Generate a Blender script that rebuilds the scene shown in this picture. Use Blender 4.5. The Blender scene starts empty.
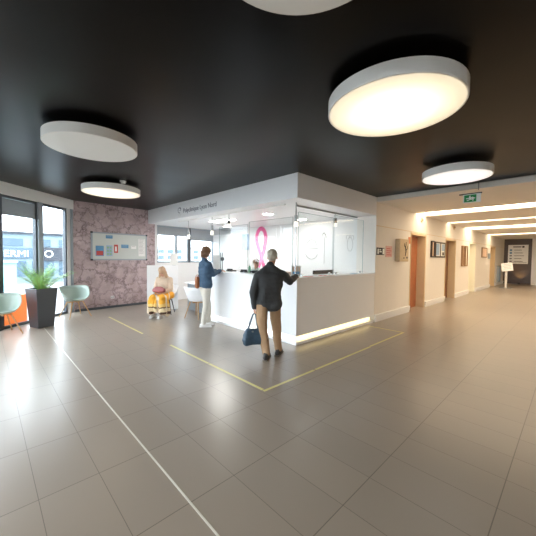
import bpy, bmesh, math, random
from mathutils import Vector as V, Matrix, noise
rnd = random.Random(7)
S = bpy.context.scene
COL = S.collection
PI = math.pi

# ------------------------------------------------------------------ camera
CAM = V((-4.181382, -3.57194, 1.64))
F_ = V((0.692792, 0.720219, -0.036374)); R_ = V((0.720935, -0.692912, 0.011253)); U_ = V((0.017099, 0.034019, 0.999275))
FPX = 297.1424
cd = bpy.data.cameras.new('camera'); cam = bpy.data.objects.new('camera', cd); COL.objects.link(cam)
cam.matrix_world = Matrix(((R_.x, U_.x, -F_.x, CAM.x), (R_.y, U_.y, -F_.y, CAM.y), (R_.z, U_.z, -F_.z, CAM.z), (0, 0, 0, 1)))
cd.sensor_width = 36; cd.lens = 36 * FPX / 536; cd.clip_end = 400; cd.clip_start = .05
S.camera = cam
def at(px, py, depth):
    return CAM + (F_ + R_ * ((px - 268) / FPX) - U_ * ((py - 268) / FPX)) * depth

# ------------------------------------------------------------------ materials
def lin(c):
    c = c / 255.0
    return c / 12.92 if c <= .04045 else ((c + .055) / 1.055) ** 2.4
def rgb(r, g, b): return (lin(r), lin(g), lin(b), 1)
def newmat(name):
    m = bpy.data.materials.new(name); m.use_nodes = True
    nt = m.node_tree; return m, nt, nt.nodes['Principled BSDF']
def mat(name, col, rough=.5, metal=0, var=.06, scale=30, bump=0, spec=.5, sheen=0, coords='Object'):
    m, nt, b = newmat(name)
    N = nt.nodes; L = nt.links
    tc = N.new('ShaderNodeTexCoord'); no = N.new('ShaderNodeTexNoise'); no.inputs['Scale'].default_value = scale
    no.inputs['Detail'].default_value = 3
    L.new(tc.outputs[coords], no.inputs['Vector'])
    mx = N.new('ShaderNodeMix'); mx.data_type = 'RGBA'
    mx.inputs[6].default_value = tuple(max(0, c * (1 - var)) for c in col[:3]) + (1,)
    mx.inputs[7].default_value = tuple(min(1, c * (1 + var)) for c in col[:3]) + (1,)
    L.new(no.outputs['Fac'], mx.inputs[0]); L.new(mx.outputs[2], b.inputs['Base Color'])
    b.inputs['Roughness'].default_value = rough; b.inputs['Metallic'].default_value = metal
    b.inputs['Specular IOR Level'].default_value = spec
    if sheen: b.inputs['Sheen Weight'].default_value = sheen
    if bump:
        bp = N.new('ShaderNodeBump'); bp.inputs['Strength'].default_value = bump; bp.inputs['Distance'].default_value = .01
        L.new(no.outputs['Fac'], bp.inputs['Height']); L.new(bp.outputs['Normal'], b.inputs['Normal'])
    return m
def emis(name, col, strength):
    m, nt, b = newmat(name)
    b.inputs['Base Color'].default_value = col
    b.inputs['Emission Color'].default_value = col; b.inputs['Emission Strength'].default_value = strength
    return m
def glassmat(name, tint=(1, 1, 1, 1), refl=.05):
    m = bpy.data.materials.new(name); m.use_nodes = True; nt = m.node_tree; N = nt.nodes; L = nt.links
    N.remove(N['Principled BSDF'])
    t = N.new('ShaderNodeBsdfTransparent'); t.inputs['Color'].default_value = tint
    g = N.new('ShaderNodeBsdfGlossy'); g.inputs['Roughness'].default_value = .02
    lw = N.new('ShaderNodeLayerWeight'); lw.inputs['Blend'].default_value = .5
    pw = N.new('ShaderNodeMath'); pw.operation = 'POWER'; pw.inputs[1].default_value = 4.5; L.new(lw.outputs['Facing'], pw.inputs[0])
    fr = N.new('ShaderNodeMath'); fr.operation = 'MULTIPLY_ADD'; fr.inputs[1].default_value = .5; fr.inputs[2].default_value = .025; L.new(pw.outputs[0], fr.inputs[0])
    mx = N.new('ShaderNodeMixShader')
    L.new(fr.outputs[0], mx.inputs[0]); L.new(t.outputs[0], mx.inputs[1]); L.new(g.outputs[0], mx.inputs[2])
    L.new(mx.outputs[0], N['Material Output'].inputs['Surface'])
    return m
M = {}
M['white'] = mat('white_paint', (.80, .80, .80, 1), .45, var=.015, scale=6)
M['cream'] = mat('cream_paint', rgb(230, 224, 216), .55, var=.02, scale=5)
M['panelwhite'] = mat('white_laminate', rgb(243, 244, 246), .3, var=.01, scale=4)
M['header'] = mat('header_paint', rgb(240, 240, 238), .5, var=.02)
M['alu'] = mat('grey_aluminium', rgb(158, 168, 176), .4, .2, var=.03)
M['darkalu'] = mat('dark_aluminium', rgb(84, 90, 96), .4, .3, var=.03)
M['chrome'] = mat('chrome', rgb(200, 202, 204), .12, 1, var=.01)
M['steel'] = mat('brushed_steel', rgb(150, 152, 152), .35, .9, var=.05)
M['black'] = mat('black_plastic', rgb(28, 28, 30), .4, var=.05)
M['rimw'] = mat('lamp_rim', rgb(240, 239, 236), .5, var=.01)
M['lens_off'] = mat('opal_lens_off', rgb(244, 245, 243), .5, var=.01)
M['wood'] = mat('beech', rgb(200, 160, 112), .45, var=.15, scale=14, bump=.05)
M['orange_wood'] = mat('orange_wood', rgb(166, 100, 62), .4, var=.16, scale=9)
M['dark_wood'] = mat('dark_wood', rgb(120, 78, 42), .4, var=.15, scale=9)
M['beige'] = mat('beige_trim', rgb(214, 190, 152), .5, var=.04)
M['palewood'] = mat('pale_leaf', rgb(232, 228, 210), .5, var=.04)
M['shell'] = mat('pale_green_plastic', rgb(172, 188, 178), .35, var=.02)
M['whiteshell'] = mat('white_plastic', rgb(235, 236, 238), .35, var=.01)
M['planter'] = mat('anthracite_planter', rgb(74, 77, 82), .35, var=.05)
M['soil'] = mat('soil', rgb(52, 44, 36), .9, var=.3, scale=60, bump=.5)
M['leaf'] = mat('palm_leaf', rgb(150, 198, 112), .5, var=.3, scale=9)
M['stem'] = mat('palm_stem', rgb(150, 170, 90), .5, var=.2)
M['orange'] = mat('orange_panel', rgb(238, 140, 66), .5, var=.06, scale=3)
def translucent(name, col, f=.6):
    m = mat(name, col, .5, var=.08, scale=3); nt = m.node_tree; N = nt.nodes; L = nt.links; b = N['Principled BSDF']
    t = N.new('ShaderNodeBsdfTranslucent'); t.inputs['Color'].default_value = col
    mx = N.new('ShaderNodeMixShader'); mx.inputs[0].default_value = f; L.new(b.outputs[0], mx.inputs[1]); L.new(t.outputs[0], mx.inputs[2]); L.new(mx.outputs[0], N['Material Output'].inputs['Surface'])
    return m
M['orange'] = translucent('orange_translucent_panel', rgb(240, 166, 106), .5)
M['end'] = mat('brown_wall', rgb(84, 70, 66), .35, var=.08, scale=4)
M['soffit'] = mat('soffit_paint', rgb(236, 232, 226), .6, var=.02, scale=4)
M['joint'] = mat('floor_joint', rgb(225, 222, 212), .4, var=.03)
M['tape'] = mat('yellow_tape', rgb(228, 220, 150), .5, var=.08, scale=25)
M['paper'] = mat('paper', rgb(238, 238, 236), .7, var=.02)
M['board'] = mat('whiteboard', rgb(208, 214, 210), .25, var=.02, scale=4)
M['blue'] = mat('blue_print', rgb(96, 150, 190), .6, var=.1)
M['red'] = mat('red_print', rgb(196, 84, 80), .6, var=.1)
M['lightblue'] = mat('light_blue_print', rgb(160, 186, 214), .6, var=.1)
M['green_p'] = mat('green_print', rgb(150, 190, 150), .6, var=.1)
M['peach'] = mat('peach_print', rgb(232, 200, 176), .6, var=.05)
M['greyink'] = mat('grey_ink', rgb(116, 114, 128), .6, var=.05)
M['darkink'] = mat('dark_ink', rgb(44, 44, 48), .6, var=.05)
M['greydraw'] = mat('grey_drawing', rgb(150, 150, 150), .6, var=.05)
M['pink'] = mat('pink_foil', rgb(226, 92, 150), .4, var=.25, scale=16)
M['peach_d'] = mat('orange_print', rgb(222, 140, 90), .6, var=.05)
M['green'] = mat('exit_green', rgb(20, 140, 70), .5, var=.03)
M['signwhite'] = mat('sign_white', rgb(236, 240, 236), .5, var=.01)
M['pinksign'] = mat('pale_red_notice', rgb(222, 176, 168), .5, var=.08)
M['canvas'] = mat('beige_canvas', rgb(206, 184, 150), .7, var=.12, scale=16)
M['frame_d'] = mat('dark_frame', rgb(60, 46, 38), .4, var=.08)
M['frame_b'] = mat('brown_frame', rgb(150, 118, 84), .5, var=.1)
M['blind'] = mat('grey_blind_fabric', rgb(176, 180, 182), .8, var=.03)
M['skin'] = mat('skin', rgb(205, 158, 132), .5, var=.06, scale=12)
M['jacket'] = mat('charcoal_jacket', rgb(50, 52, 54), .75, var=.2, scale=16, bump=.2, sheen=.1)
M['khaki'] = mat('khaki_cloth', rgb(166, 134, 102), .8, var=.14, scale=18, bump=.2)
M['denim'] = mat('blue_denim', rgb(66, 92, 118), .8, var=.2, scale=20, bump=.2)
M['whitecloth'] = mat('white_cloth', rgb(216, 210, 198), .8, var=.05, scale=14, bump=.2)
M['greenshirt'] = mat('pale_blouse', rgb(210, 218, 214), .8, var=.05)
M['greyhair'] = mat('grey_hair', rgb(168, 160, 146), .6, var=.25, scale=60, bump=.4)
M['brownhair'] = mat('brown_hair', rgb(126, 92, 66), .5, var=.3, scale=50, bump=.4)
M['blond'] = mat('blond_hair', rgb(196, 160, 126), .5, var=.2, scale=40, bump=.4)
M['knit'] = mat('cream_knit', rgb(216, 192, 168), .9, var=.12, scale=30, bump=.3)
M['shoe'] = mat('dark_shoe', rgb(46, 44, 44), .5, var=.1)
M['sole'] = mat('shoe_sole', rgb(120, 112, 100), .7, var=.1)
M['wshoe'] = mat('white_shoe', rgb(232, 230, 226), .5, var=.03)
M['navy'] = mat('navy_leather', rgb(58, 80, 98), .35, var=.15, scale=24, bump=.15)
M['rose'] = mat('rose_leather', rgb(176, 104, 104), .5, var=.12, scale=20)
M['tan'] = mat('tan_leather', rgb(176, 110, 72), .5, var=.25, scale=20)
M['eye'] = mat('eye_dark', rgb(40, 34, 32), .3, var=.05)
M['lip'] = mat('lip', rgb(176, 100, 92), .5, var=.05)
def blindmat():
    m, nt, b = newmat('grey_blind_fabric'); N = nt.nodes; L = nt.links
    tc = N.new('ShaderNodeTexCoord'); no = N.new('ShaderNodeTexNoise'); no.inputs['Scale'].default_value = 60; L.new(tc.outputs['Object'], no.inputs['Vector'])
    b.inputs['Base Color'].default_value = rgb(176, 180, 182); b.inputs['Roughness'].default_value = .8
    bp = N.new('ShaderNodeBump'); bp.inputs['Strength'].default_value = .1; L.new(no.outputs['Fac'], bp.inputs['Height']); L.new(bp.outputs['Normal'], b.inputs['Normal'])
    t = N.new('ShaderNodeBsdfTranslucent'); t.inputs['Color'].default_value = rgb(150, 154, 158)
    mx = N.new('ShaderNodeMixShader'); mx.inputs[0].default_value = .3; L.new(b.outputs[0], mx.inputs[1]); L.new(t.outputs[0], mx.inputs[2]); L.new(mx.outputs[0], N['Material Output'].inputs['Surface'])
    return m
M['blind'] = blindmat()
M['glass'] = glassmat('window_glass', (.93, .97, .99, 1))
M['screen'] = glassmat('clear_screen', (.96, .98, .98, 1))
M['screenedge'] = mat('glass_edge', rgb(150, 165, 165), .2, var=.05)
M['bottleg'] = mat('green_bottle', rgb(120, 176, 140), .2, var=.05)
M['pavement'] = mat('pavement', rgb(120, 122, 122), .9, var=.06, scale=.5)
M['facade'] = mat('pale_blue_facade', rgb(112, 130, 140), .6, var=.06, scale=1)
M['darkglass'] = mat('facade_glass', rgb(70, 90, 104), .3, var=.15, scale=1)
M['signdark'] = mat('dark_sign', rgb(40, 44, 54), .5, var=.05)
M['teal'] = mat('teal_box', rgb(130, 176, 176), .6, var=.06)
M['carpaint'] = mat('silver_car_paint', rgb(120, 128, 132), .25, var=.02)
M['tyre'] = mat('tyre', rgb(34, 34, 36), .8, var=.1)
M['hall'] = mat('hall_paint', rgb(225, 222, 216), .6, var=.02)
M['led_w'] = emis('led_white', (1, .97, .92, 1), .55)
M['led_y'] = emis('led_warm', (1, .82, .44, 1), .8)
M['strip'] = emis('trough_light', (1, .82, .58, 1), 3.4)
M['panel_l'] = emis('ceiling_panel_light', (1, .97, .92, 1), 30)
M['led_soft'] = emis('lit_pendant', (1, .95, .86, 1), .4)

def disc_lit(name, col, core, rim, R):
    m, nt, b = newmat(name); N = nt.nodes; L = nt.links
    tc = N.new('ShaderNodeTexCoord'); ln = N.new('ShaderNodeVectorMath'); ln.operation = 'LENGTH'
    mp = N.new('ShaderNodeMapping'); mp.inputs['Scale'].default_value = (1, 1, 0)
    L.new(tc.outputs['Object'], mp.inputs['Vector']); L.new(mp.outputs[0], ln.inputs[0])
    mr = N.new('ShaderNodeMapRange'); mr.interpolation_type = 'SMOOTHSTEP'
    mr.inputs['From Min'].default_value = R * .05; mr.inputs['From Max'].default_value = R
    mr.inputs['To Min'].default_value = core; mr.inputs['To Max'].default_value = rim
    L.new(ln.outputs['Value'], mr.inputs['Value']); L.new(mr.outputs[0], b.inputs['Emission Strength'])
    b.inputs['Emission Color'].default_value = col; b.inputs['Base Color'].default_value = (.8, .8, .8, 1)
    return m

def floor_mat():
    m, nt, b = newmat('floor_tiles'); N = nt.nodes; L = nt.links
    tc = N.new('ShaderNodeTexCoord')
    # tile cell coordinates: x pitch .3635, y pitch .71
    mp = N.new('ShaderNodeMapping'); mp.inputs['Location'].default_value = (3.21, -.29, 0)
    L.new(tc.outputs['Object'], mp.inputs['Vector'])
    sx = N.new('ShaderNodeSeparateXYZ'); L.new(mp.outputs[0], sx.inputs[0])
    def math_(op, a, bv=None):
        n = N.new('ShaderNodeMath'); n.operation = op
        for i, v in enumerate((a, bv)):
            if v is None: continue
            if isinstance(v, (int, float)): n.inputs[i].default_value = v
            else: L.new(v, n.inputs[i])
        return n.outputs[0]
    u = math_('DIVIDE', sx.outputs['X'], .3635); v = math_('DIVIDE', sx.outputs['Y'], .71)
    fu = math_('FRACT', u); fv = math_('FRACT', v)
    du = math_('MULTIPLY', math_('SUBTRACT', .5, math_('ABSOLUTE', math_('SUBTRACT', fu, .5))), .3635)
    dv = math_('MULTIPLY', math_('SUBTRACT', .5, math_('ABSOLUTE', math_('SUBTRACT', fv, .5))), .71)
    ju = math_('LESS_THAN', du, .0022); jv = math_('LESS_THAN', dv, .0032)
    j = math_('MAXIMUM', ju, jv)
    cmb = N.new('ShaderNodeCombineXYZ'); L.new(math_('FLOOR', u), cmb.inputs[0]); L.new(math_('FLOOR', v), cmb.inputs[1])
    wn = N.new('ShaderNodeTexWhiteNoise'); wn.noise_dimensions = '2D'; L.new(cmb.outputs[0], wn.inputs['Vector'])
    no = N.new('ShaderNodeTexNoise'); no.inputs['Scale'].default_value = 1.6; no.inputs['Detail'].default_value = 5
    L.new(tc.outputs['Object'], no.inputs['Vector'])
    f = math_('ADD', math_('MULTIPLY', wn.outputs['Value'], .55), math_('MULTIPLY', no.outputs['Fac'], .45))
    mx = N.new('ShaderNodeMix'); mx.data_type = 'RGBA'
    mx.inputs[6].default_value = rgb(152, 141, 129); mx.inputs[7].default_value = rgb(160, 148, 135)
    L.new(f, mx.inputs[0])
    m2 = N.new('ShaderNodeMix'); m2.data_type = 'RGBA'; L.new(math_('MULTIPLY', j, .62), m2.inputs[0]); L.new(mx.outputs[2], m2.inputs[6])
    m2.inputs[7].default_value = rgb(74, 66, 60); L.new(m2.outputs[2], b.inputs['Base Color'])
    r = math_('ADD', math_('MULTIPLY', wn.outputs['Value'], .015), .29)
    L.new(r, b.inputs['Roughness']); b.inputs['Specular IOR Level'].default_value = .6
    bp = N.new('ShaderNodeBump'); bp.inputs['Strength'].default_value = .15; bp.inputs['Distance'].default_value = .003
    n3 = N.new('ShaderNodeTexNoise'); n3.inputs['Scale'].default_value = 5
    L.new(tc.outputs['Object'], n3.inputs['Vector'])
    L.new(n3.outputs['Fac'], bp.inputs['Height']); L.new(bp.outputs['Normal'], b.inputs['Normal'])
    return m
M['floor'] = floor_mat()

def mauve_mat():
    m, nt, b = newmat('mauve_rock_print'); N = nt.nodes; L = nt.links
    tc = N.new('ShaderNodeTexCoord')
    n1 = N.new('ShaderNodeTexNoise'); n1.inputs['Scale'].default_value = 2.2; n1.inputs['Detail'].default_value = 8; n1.inputs['Roughness'].default_value = .7
    L.new(tc.outputs['Object'], n1.inputs['Vector'])
    mxv = N.new('ShaderNodeVectorMath'); mxv.operation = 'ADD'
    L.new(tc.outputs['Object'], mxv.inputs[0])
    sc = N.new('ShaderNodeVectorMath'); sc.operation = 'SCALE'; sc.inputs['Scale'].default_value = .9
    L.new(n1.outputs['Color'], sc.inputs[0]); L.new(sc.outputs[0], mxv.inputs[1])
    vo = N.new('ShaderNodeTexVoronoi'); vo.feature = 'DISTANCE_TO_EDGE'; vo.inputs['Scale'].default_value = 3.0
    L.new(mxv.outputs[0], vo.inputs['Vector'])
    cr = N.new('ShaderNodeValToRGB'); cr.color_ramp.elements[0].position = 0; cr.color_ramp.elements[0].color = (1, 1, 1, 1)
    cr.color_ramp.elements[1].position = .09; cr.color_ramp.elements[1].color = (0, 0, 0, 1)
    L.new(vo.outputs['Distance'], cr.inputs[0])
    c2 = N.new('ShaderNodeValToRGB')
    e = c2.color_ramp.elements; e[0].position = .3; e[0].color = rgb(160, 140, 138); e[1].position = .7; e[1].color = rgb(208, 188, 192)
    L.new(n1.outputs['Fac'], c2.inputs[0])
    mx = N.new('ShaderNodeMix'); mx.data_type = 'RGBA'
    n2 = N.new('ShaderNodeTexNoise'); n2.inputs['Scale'].default_value = 3; L.new(tc.outputs['Object'], n2.inputs['Vector'])
    mt = N.new('ShaderNodeMath'); mt.operation = 'MULTIPLY'; L.new(cr.outputs[0], mt.inputs[0]); L.new(n2.outputs['Fac'], mt.inputs[1])
    mt2 = N.new('ShaderNodeMath'); mt2.operation = 'MULTIPLY'; L.new(mt.outputs[0], mt2.inputs[0]); mt2.inputs[1].default_value = 1.35; mt2.use_clamp = True
    L.new(mt2.outputs[0], mx.inputs[0]); L.new(c2.outputs[0], mx.inputs[6]); mx.inputs[7].default_value = rgb(96, 76, 80)
    L.new(mx.outputs[2], b.inputs['Base Color']); b.inputs['Roughness'].default_value = .4
    return m
M['mauve'] = mauve_mat()
def black_ceiling():
    m, nt, b = newmat('black_satin_ceiling'); N = nt.nodes; L = nt.links
    tc = N.new('ShaderNodeTexCoord'); no = N.new('ShaderNodeTexNoise'); no.inputs['Scale'].default_value = 1.2
    L.new(tc.outputs['Object'], no.inputs['Vector'])
    mr = N.new('ShaderNodeMapRange'); mr.inputs['To Min'].default_value = .26; mr.inputs['To Max'].default_value = .32
    L.new(no.outputs['Fac'], mr.inputs['Value']); L.new(mr.outputs[0], b.inputs['Roughness'])
    b.inputs['Base Color'].default_value = rgb(7, 6, 6); b.inputs['Specular IOR Level'].default_value = .11
    return m
M['ceiling'] = black_ceiling()
def plaid():
    m, nt, b = newmat('yellow_plaid_wool'); N = nt.nodes; L = nt.links
    tc = N.new('ShaderNodeTexCoord'); no = N.new('ShaderNodeTexNoise'); no.inputs['Scale'].default_value = 5
    L.new(tc.outputs['Object'], no.inputs['Vector'])
    sp = N.new('ShaderNodeSeparateXYZ'); L.new(tc.outputs['Object'], sp.inputs[0])
    ad = N.new('ShaderNodeMath'); ad.operation = 'MULTIPLY_ADD'; L.new(no.outputs['Fac'], ad.inputs[0]); ad.inputs[1].default_value = .12; L.new(sp.outputs['Z'], ad.inputs[2])
    cr = N.new('ShaderNodeValToRGB'); cr.color_ramp.interpolation = 'CONSTANT'
    el = cr.color_ramp.elements
    el[0].position = 0; el[0].color = rgb(226, 208, 180)
    el[1].position = .16; el[1].color = rgb(86, 62, 50)
    for p, c in ((.23, rgb(222, 200, 160)), (.33, rgb(110, 78, 54)), (.36, rgb(236, 196, 120)), (.44, rgb(240, 172, 56)), (.72, rgb(214, 190, 160))):
        x = el.new(p); x.color = c
    L.new(ad.outputs[0], cr.inputs[0])
    wv = N.new('ShaderNodeTexWave'); wv.bands_direction = 'X'; wv.inputs['Scale'].default_value = 1.7; wv.inputs['Distortion'].default_value = 1.5
    L.new(tc.outputs['Object'], wv.inputs['Vector'])
    c2 = N.new('ShaderNodeValToRGB'); c2.color_ramp.elements[0].position = .84; c2.color_ramp.elements[0].color = (0, 0, 0, 1); c2.color_ramp.elements[1].position = .92
    L.new(wv.outputs['Fac'], c2.inputs[0])
    mx = N.new('ShaderNodeMix'); mx.data_type = 'RGBA'; L.new(c2.outputs[0], mx.inputs[0]); L.new(cr.outputs[0], mx.inputs[6]); mx.inputs[7].default_value = rgb(226, 208, 184)
    L.new(mx.outputs[2], b.inputs['Base Color']); b.inputs['Roughness'].default_value = .9
    return m
M['plaid'] = plaid()

# ------------------------------------------------------------------ mesh helpers
class MB:
    def __init__(s): s.bm = bmesh.new()
    def quad(s, vs, faces):
        v = [s.bm.verts.new(p) for p in vs]
        for f in faces:
            try: s.bm.faces.new([v[i] for i in f])
            except ValueError: pass
        return v
    def box(s, x0, y0, z0, x1, y1, z1, mtx=None):
        ps = [V((x, y, z)) for z in (z0, z1) for y in (y0, y1) for x in (x0, x1)]
        if mtx: ps = [mtx @ p for p in ps]
        s.quad(ps, [(0, 2, 3, 1), (4, 5, 7, 6), (0, 1, 5, 4), (2, 6, 7, 3), (0, 4, 6, 2), (1, 3, 7, 5)]); return s
    def obox(s, o, d, n, a0, a1, b0, b1, z0, z1):      # box along direction d (2D) and normal n
        m = Matrix(((d[0], n[0], 0, o[0]), (d[1], n[1], 0, o[1]), (0, 0, 1, 0), (0, 0, 0, 1)))
        return s.box(a0, b0, z0, a1, b1, z1, m)
    def prism(s, poly, z0, z1):
        n = len(poly)
        vs = [V((p[0], p[1], z0)) for p in poly] + [V((p[0], p[1], z1)) for p in poly]
        s.quad(vs, [tuple(reversed(range(n))), tuple(range(n, 2 * n))] + [(i, (i + 1) % n, n + (i + 1) % n, n + i) for i in range(n)]); return s
    def cone(s, p0, r0, p1, r1, n=16, caps=True):
        p0, p1 = V(p0), V(p1); ax = (p1 - p0).normalized()
        q = ax.to_track_quat('Z', 'Y'); a = []; 
        for p, r in ((p0, r0), (p1, r1)):
            for i in range(n):
                t = 2 * PI * i / n; a.append(p + q @ V((r * math.cos(t), r * math.sin(t), 0)))
        fs = [(i, (i + 1) % n, n + (i + 1) % n, n + i) for i in range(n)]
        if caps: fs += [tuple(reversed(range(n))), tuple(range(n, 2 * n))]
        s.quad(a, fs); return s
    def capsule(s, p0, r0, p1, r1, n=14, k=5):
        p0, p1 = V(p0), V(p1); d = p1 - p0
        q = d.normalized().to_track_quat('Z', 'Y') if d.length > 1e-6 else V((0, 0, 1)).to_track_quat('Z', 'Y')
        rings = []
        for j in range(1, k + 1):
            t = -PI / 2 + j * (PI / 2) / k; rings.append((p0 + q @ V((0, 0, r0 * math.sin(t))), r0 * math.cos(t)))
        for j in range(0, k):
            t = j * (PI / 2) / k; rings.append((p1 + q @ V((0, 0, r1 * math.sin(t))), r1 * math.cos(t)))
        vs = [p0 + q @ V((0, 0, -r0))]
        for c, r in rings:
            for i in range(n):
                t = 2 * PI * i / n; vs.append(c + q @ V((r * math.cos(t), r * math.sin(t), 0)))
        vs.append(p1 + q @ V((0, 0, r1)))
        m = len(rings); fs = [(0, 1 + (i + 1) % n, 1 + i) for i in range(n)]
        for j in range(m - 1):
            a = 1 + j * n; b_ = a + n
            fs += [(a + i, a + (i + 1) % n, b_ + (i + 1) % n, b_ + i) for i in range(n)]
        a = 1 + (m - 1) * n
        fs += [(a + i, a + (i + 1) % n, len(vs) - 1) for i in range(n)]
        s.quad(vs, fs); return s
    def ell(s, c, rad, fr=None, n=18, k=12):
        c = V(c); fr = fr or Matrix.Identity(3); vs = [c + fr @ V((0, 0, -rad[2]))]
        for j in range(1, k):
            t = -PI / 2 + j * PI / k
            for i in range(n):
                a = 2 * PI * i / n
                vs.append(c + fr @ V((rad[0] * math.cos(t) * math.cos(a), rad[1] * math.cos(t) * math.sin(a), rad[2] * math.sin(t))))
        vs.append(c + fr @ V((0, 0, rad[2])))
        fs = [(0, 1 + (i + 1) % n, 1 + i) for i in range(n)]
        for j in range(k - 2):
            a = 1 + j * n; b_ = a + n
            fs += [(a + i, a + (i + 1) % n, b_ + (i + 1) % n, b_ + i) for i in range(n)]
        a = 1 + (k - 2) * n
        fs += [(a + i, a + (i + 1) % n, len(vs) - 1) for i in range(n)]
        s.quad(vs, fs); return s
    def tube(s, pts, r, n=8):
        pts = [V(p) for p in pts]
        vs = []; up = V((0, 0, 1))
        for i, p in enumerate(pts):
            d = (pts[min(i + 1, len(pts) - 1)] - pts[max(i - 1, 0)]).normalized()
            q = d.to_track_quat('Z', 'Y'); rr = r[i] if isinstance(r, (list, tuple)) else r
            a = q @ V((1, 0, 0)); 
            if i and a.dot(pa) < 0: pass
            b2 = d.cross(pa if i else a).normalized() if i else (q @ V((0, 1, 0)))
            a2 = b2.cross(d).normalized() if i else a
            pa = a2
            for j in range(n):
                t = 2 * PI * j / n; vs.append(p + (a2 * math.cos(t) + b2 * math.sin(t)) * rr)
        m = len(pts); fs = [(j * n + i, j * n + (i + 1) % n, (j + 1) * n + (i + 1) % n, (j + 1) * n + i) for j in range(m - 1) for i in range(n)]
        fs += [tuple(reversed(range(n))), tuple(range((m - 1) * n, m * n))]
        s.quad(vs, fs); return s
    def lathe(s, prof, c=(0, 0, 0), n=32):
        c = V(c); vs = []
        for r, z in prof:
            for i in range(n):
                t = 2 * PI * i / n; vs.append(c + V((r * math.cos(t), r * math.sin(t), z)))
        m = len(prof); fs = [(j * n + i, j * n + (i + 1) % n, (j + 1) * n + (i + 1) % n, (j + 1) * n + i) for j in range(m - 1) for i in range(n)]
        if prof[0][0] > 1e-5: fs.append(tuple(reversed(range(n))))
        if prof[-1][0] > 1e-5: fs.append(tuple(range((m - 1) * n, m * n)))
        s.quad(vs, fs); return s
def mworld(o):
    m = o.matrix_basis.copy()
    return mworld(o.parent) @ m if o.parent else m
def tag(o, label=None, cat=None, group=None, kind=None):
    if label: o['label'] = label
    if cat: o['category'] = cat
    if group: o['group'] = group
    if kind: o['kind'] = kind
    return o
def obj(name, mb, m, parent=None, smooth=False, bevel=0, world=True, label=None):
    bm = mb.bm if isinstance(mb, MB) else mb
    if world and parent: bmesh.ops.transform(bm, matrix=mworld(parent).inverted(), verts=bm.verts)
    bmesh.ops.recalc_face_normals(bm, faces=bm.faces)
    me = bpy.data.meshes.new(name); bm.to_mesh(me); bm.free(); me.materials.append(m)
    if smooth:
        for p in me.polygons: p.use_smooth = True
    o = bpy.data.objects.new(name, me); COL.objects.link(o); o.parent = parent
    if bevel:
        b = o.modifiers.new('bevel', 'BEVEL'); b.width = bevel; b.segments = 2; b.limit_method = 'ANGLE'
    if label: o['label'] = label
    return o
def origin(o, p):
    """move a parentless mesh's origin to p, geometry stays"""
    p = V(p); o.data.transform(Matrix.Translation(-p)); o.location = p; return o
def thing(name, label, cat, loc, rz=0, group=None):
    o = bpy.data.objects.new(name, None); COL.objects.link(o); o.location = loc; o.rotation_euler = (0, 0, rz); o.empty_display_size = .1
    return tag(o, label, cat, group)
def struct(name, mb, m, parent=None, bevel=0):
    o = obj(name, mb, m, parent, bevel=bevel)
    if not parent: o['kind'] = 'structure'
    return o
_trim = [2]
def next_trim():
    _trim[0] += 1; return 'trim_%d' % _trim[0]
def solo(name, mb, m, label, cat, loc=None, group=None, **k):
    o = obj(name, mb, m, None, **k); tag(o, label, cat, group)
    if loc is not None: origin(o, loc)
    return o
def copy_tree(o, parent=None):
    c = o.copy(); COL.objects.link(c); c.parent = parent
    for ch in list(o.children): copy_tree(ch, c)
    return c
def text(name, body, size, mtx, m, parent=None, ext=.002, align='LEFT'):
    cu = bpy.data.curves.new(name, 'FONT'); cu.body = body; cu.size = size; cu.extrude = ext; cu.align_x = align
    t = bpy.data.objects.new(name, cu); COL.objects.link(t)
    dg = bpy.context.evaluated_depsgraph_get(); me = bpy.data.meshes.new_from_object(t.evaluated_get(dg))
    bpy.data.objects.remove(t); me.name = name
    me.transform(mtx)
    if parent: me.transform(mworld(parent).inverted())
    me.materials.clear(); me.materials.append(m)
    o = bpy.data.objects.new(name, me); COL.objects.link(o); o.parent = parent
    return o
def face_mtx(o, right, up, off=0):
    right = V(right).normalized(); up = V(up).normalized(); n = right.cross(up); o = V(o) + n * off
    return Matrix(((right.x, up.x, n.x, o.x), (right.y, up.y, n.y, o.y), (right.z, up.z, n.z, o.z), (0, 0, 0, 1)))

# ------------------------------------------------------------------ the setting
ZC = 3.19
WO = V((-3.933, 4.965, 0)); WD = V((.736, .677, 0)).normalized(); WN = V((-WD.y, WD.x, 0))      # window wall, outward normal
PO = V((-2.282, 6.399, 0)); PD = V((.995, .101, 0)).normalized(); PN = V((-PD.y, PD.x, 0))      # mauve wall
def W(s, o=0, z=0): return WO + WD * s + WN * o + V((0, 0, z))
def P(s, o=0, z=0): return PO + PD * s + PN * o + V((0, 0, z))
SC = 2.19                                                       # where window wall meets the mauve wall
wl = -13.0
far = W(wl); pe = P(5.4)
room = [(W(SC).x, W(SC).y), (far.x, far.y), (far.x, -9.2), (22.3, -9.2), (22.3, .3), (3.3, .3), (pe.x, pe.y)]
struct('floor', MB().prism([(W(SC + .02, .1).x, W(SC + .02, .1).y), (W(wl, .1).x, W(wl, .1).y), (far.x, -9.3), (22.4, -9.3), (22.4, .55), (3.3, .55), (pe.x, pe.y + .2)], -.12, 0), M['floor'])
struct('ground', MB().box(-60, -30, -.3, 80, 90, -.13), M['pavement'])
struct('ceiling', MB().prism([(W(SC, .1).x, W(SC, .1).y), (W(wl, .1).x, W(wl, .1).y), (far.x, -9.3), (3.05, -9.3), (3.05, .0), (3.05, pe.y), (P(.0, .1).x, P(.0, .1).y)], ZC, ZC + .15), M['ceiling'])

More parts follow.
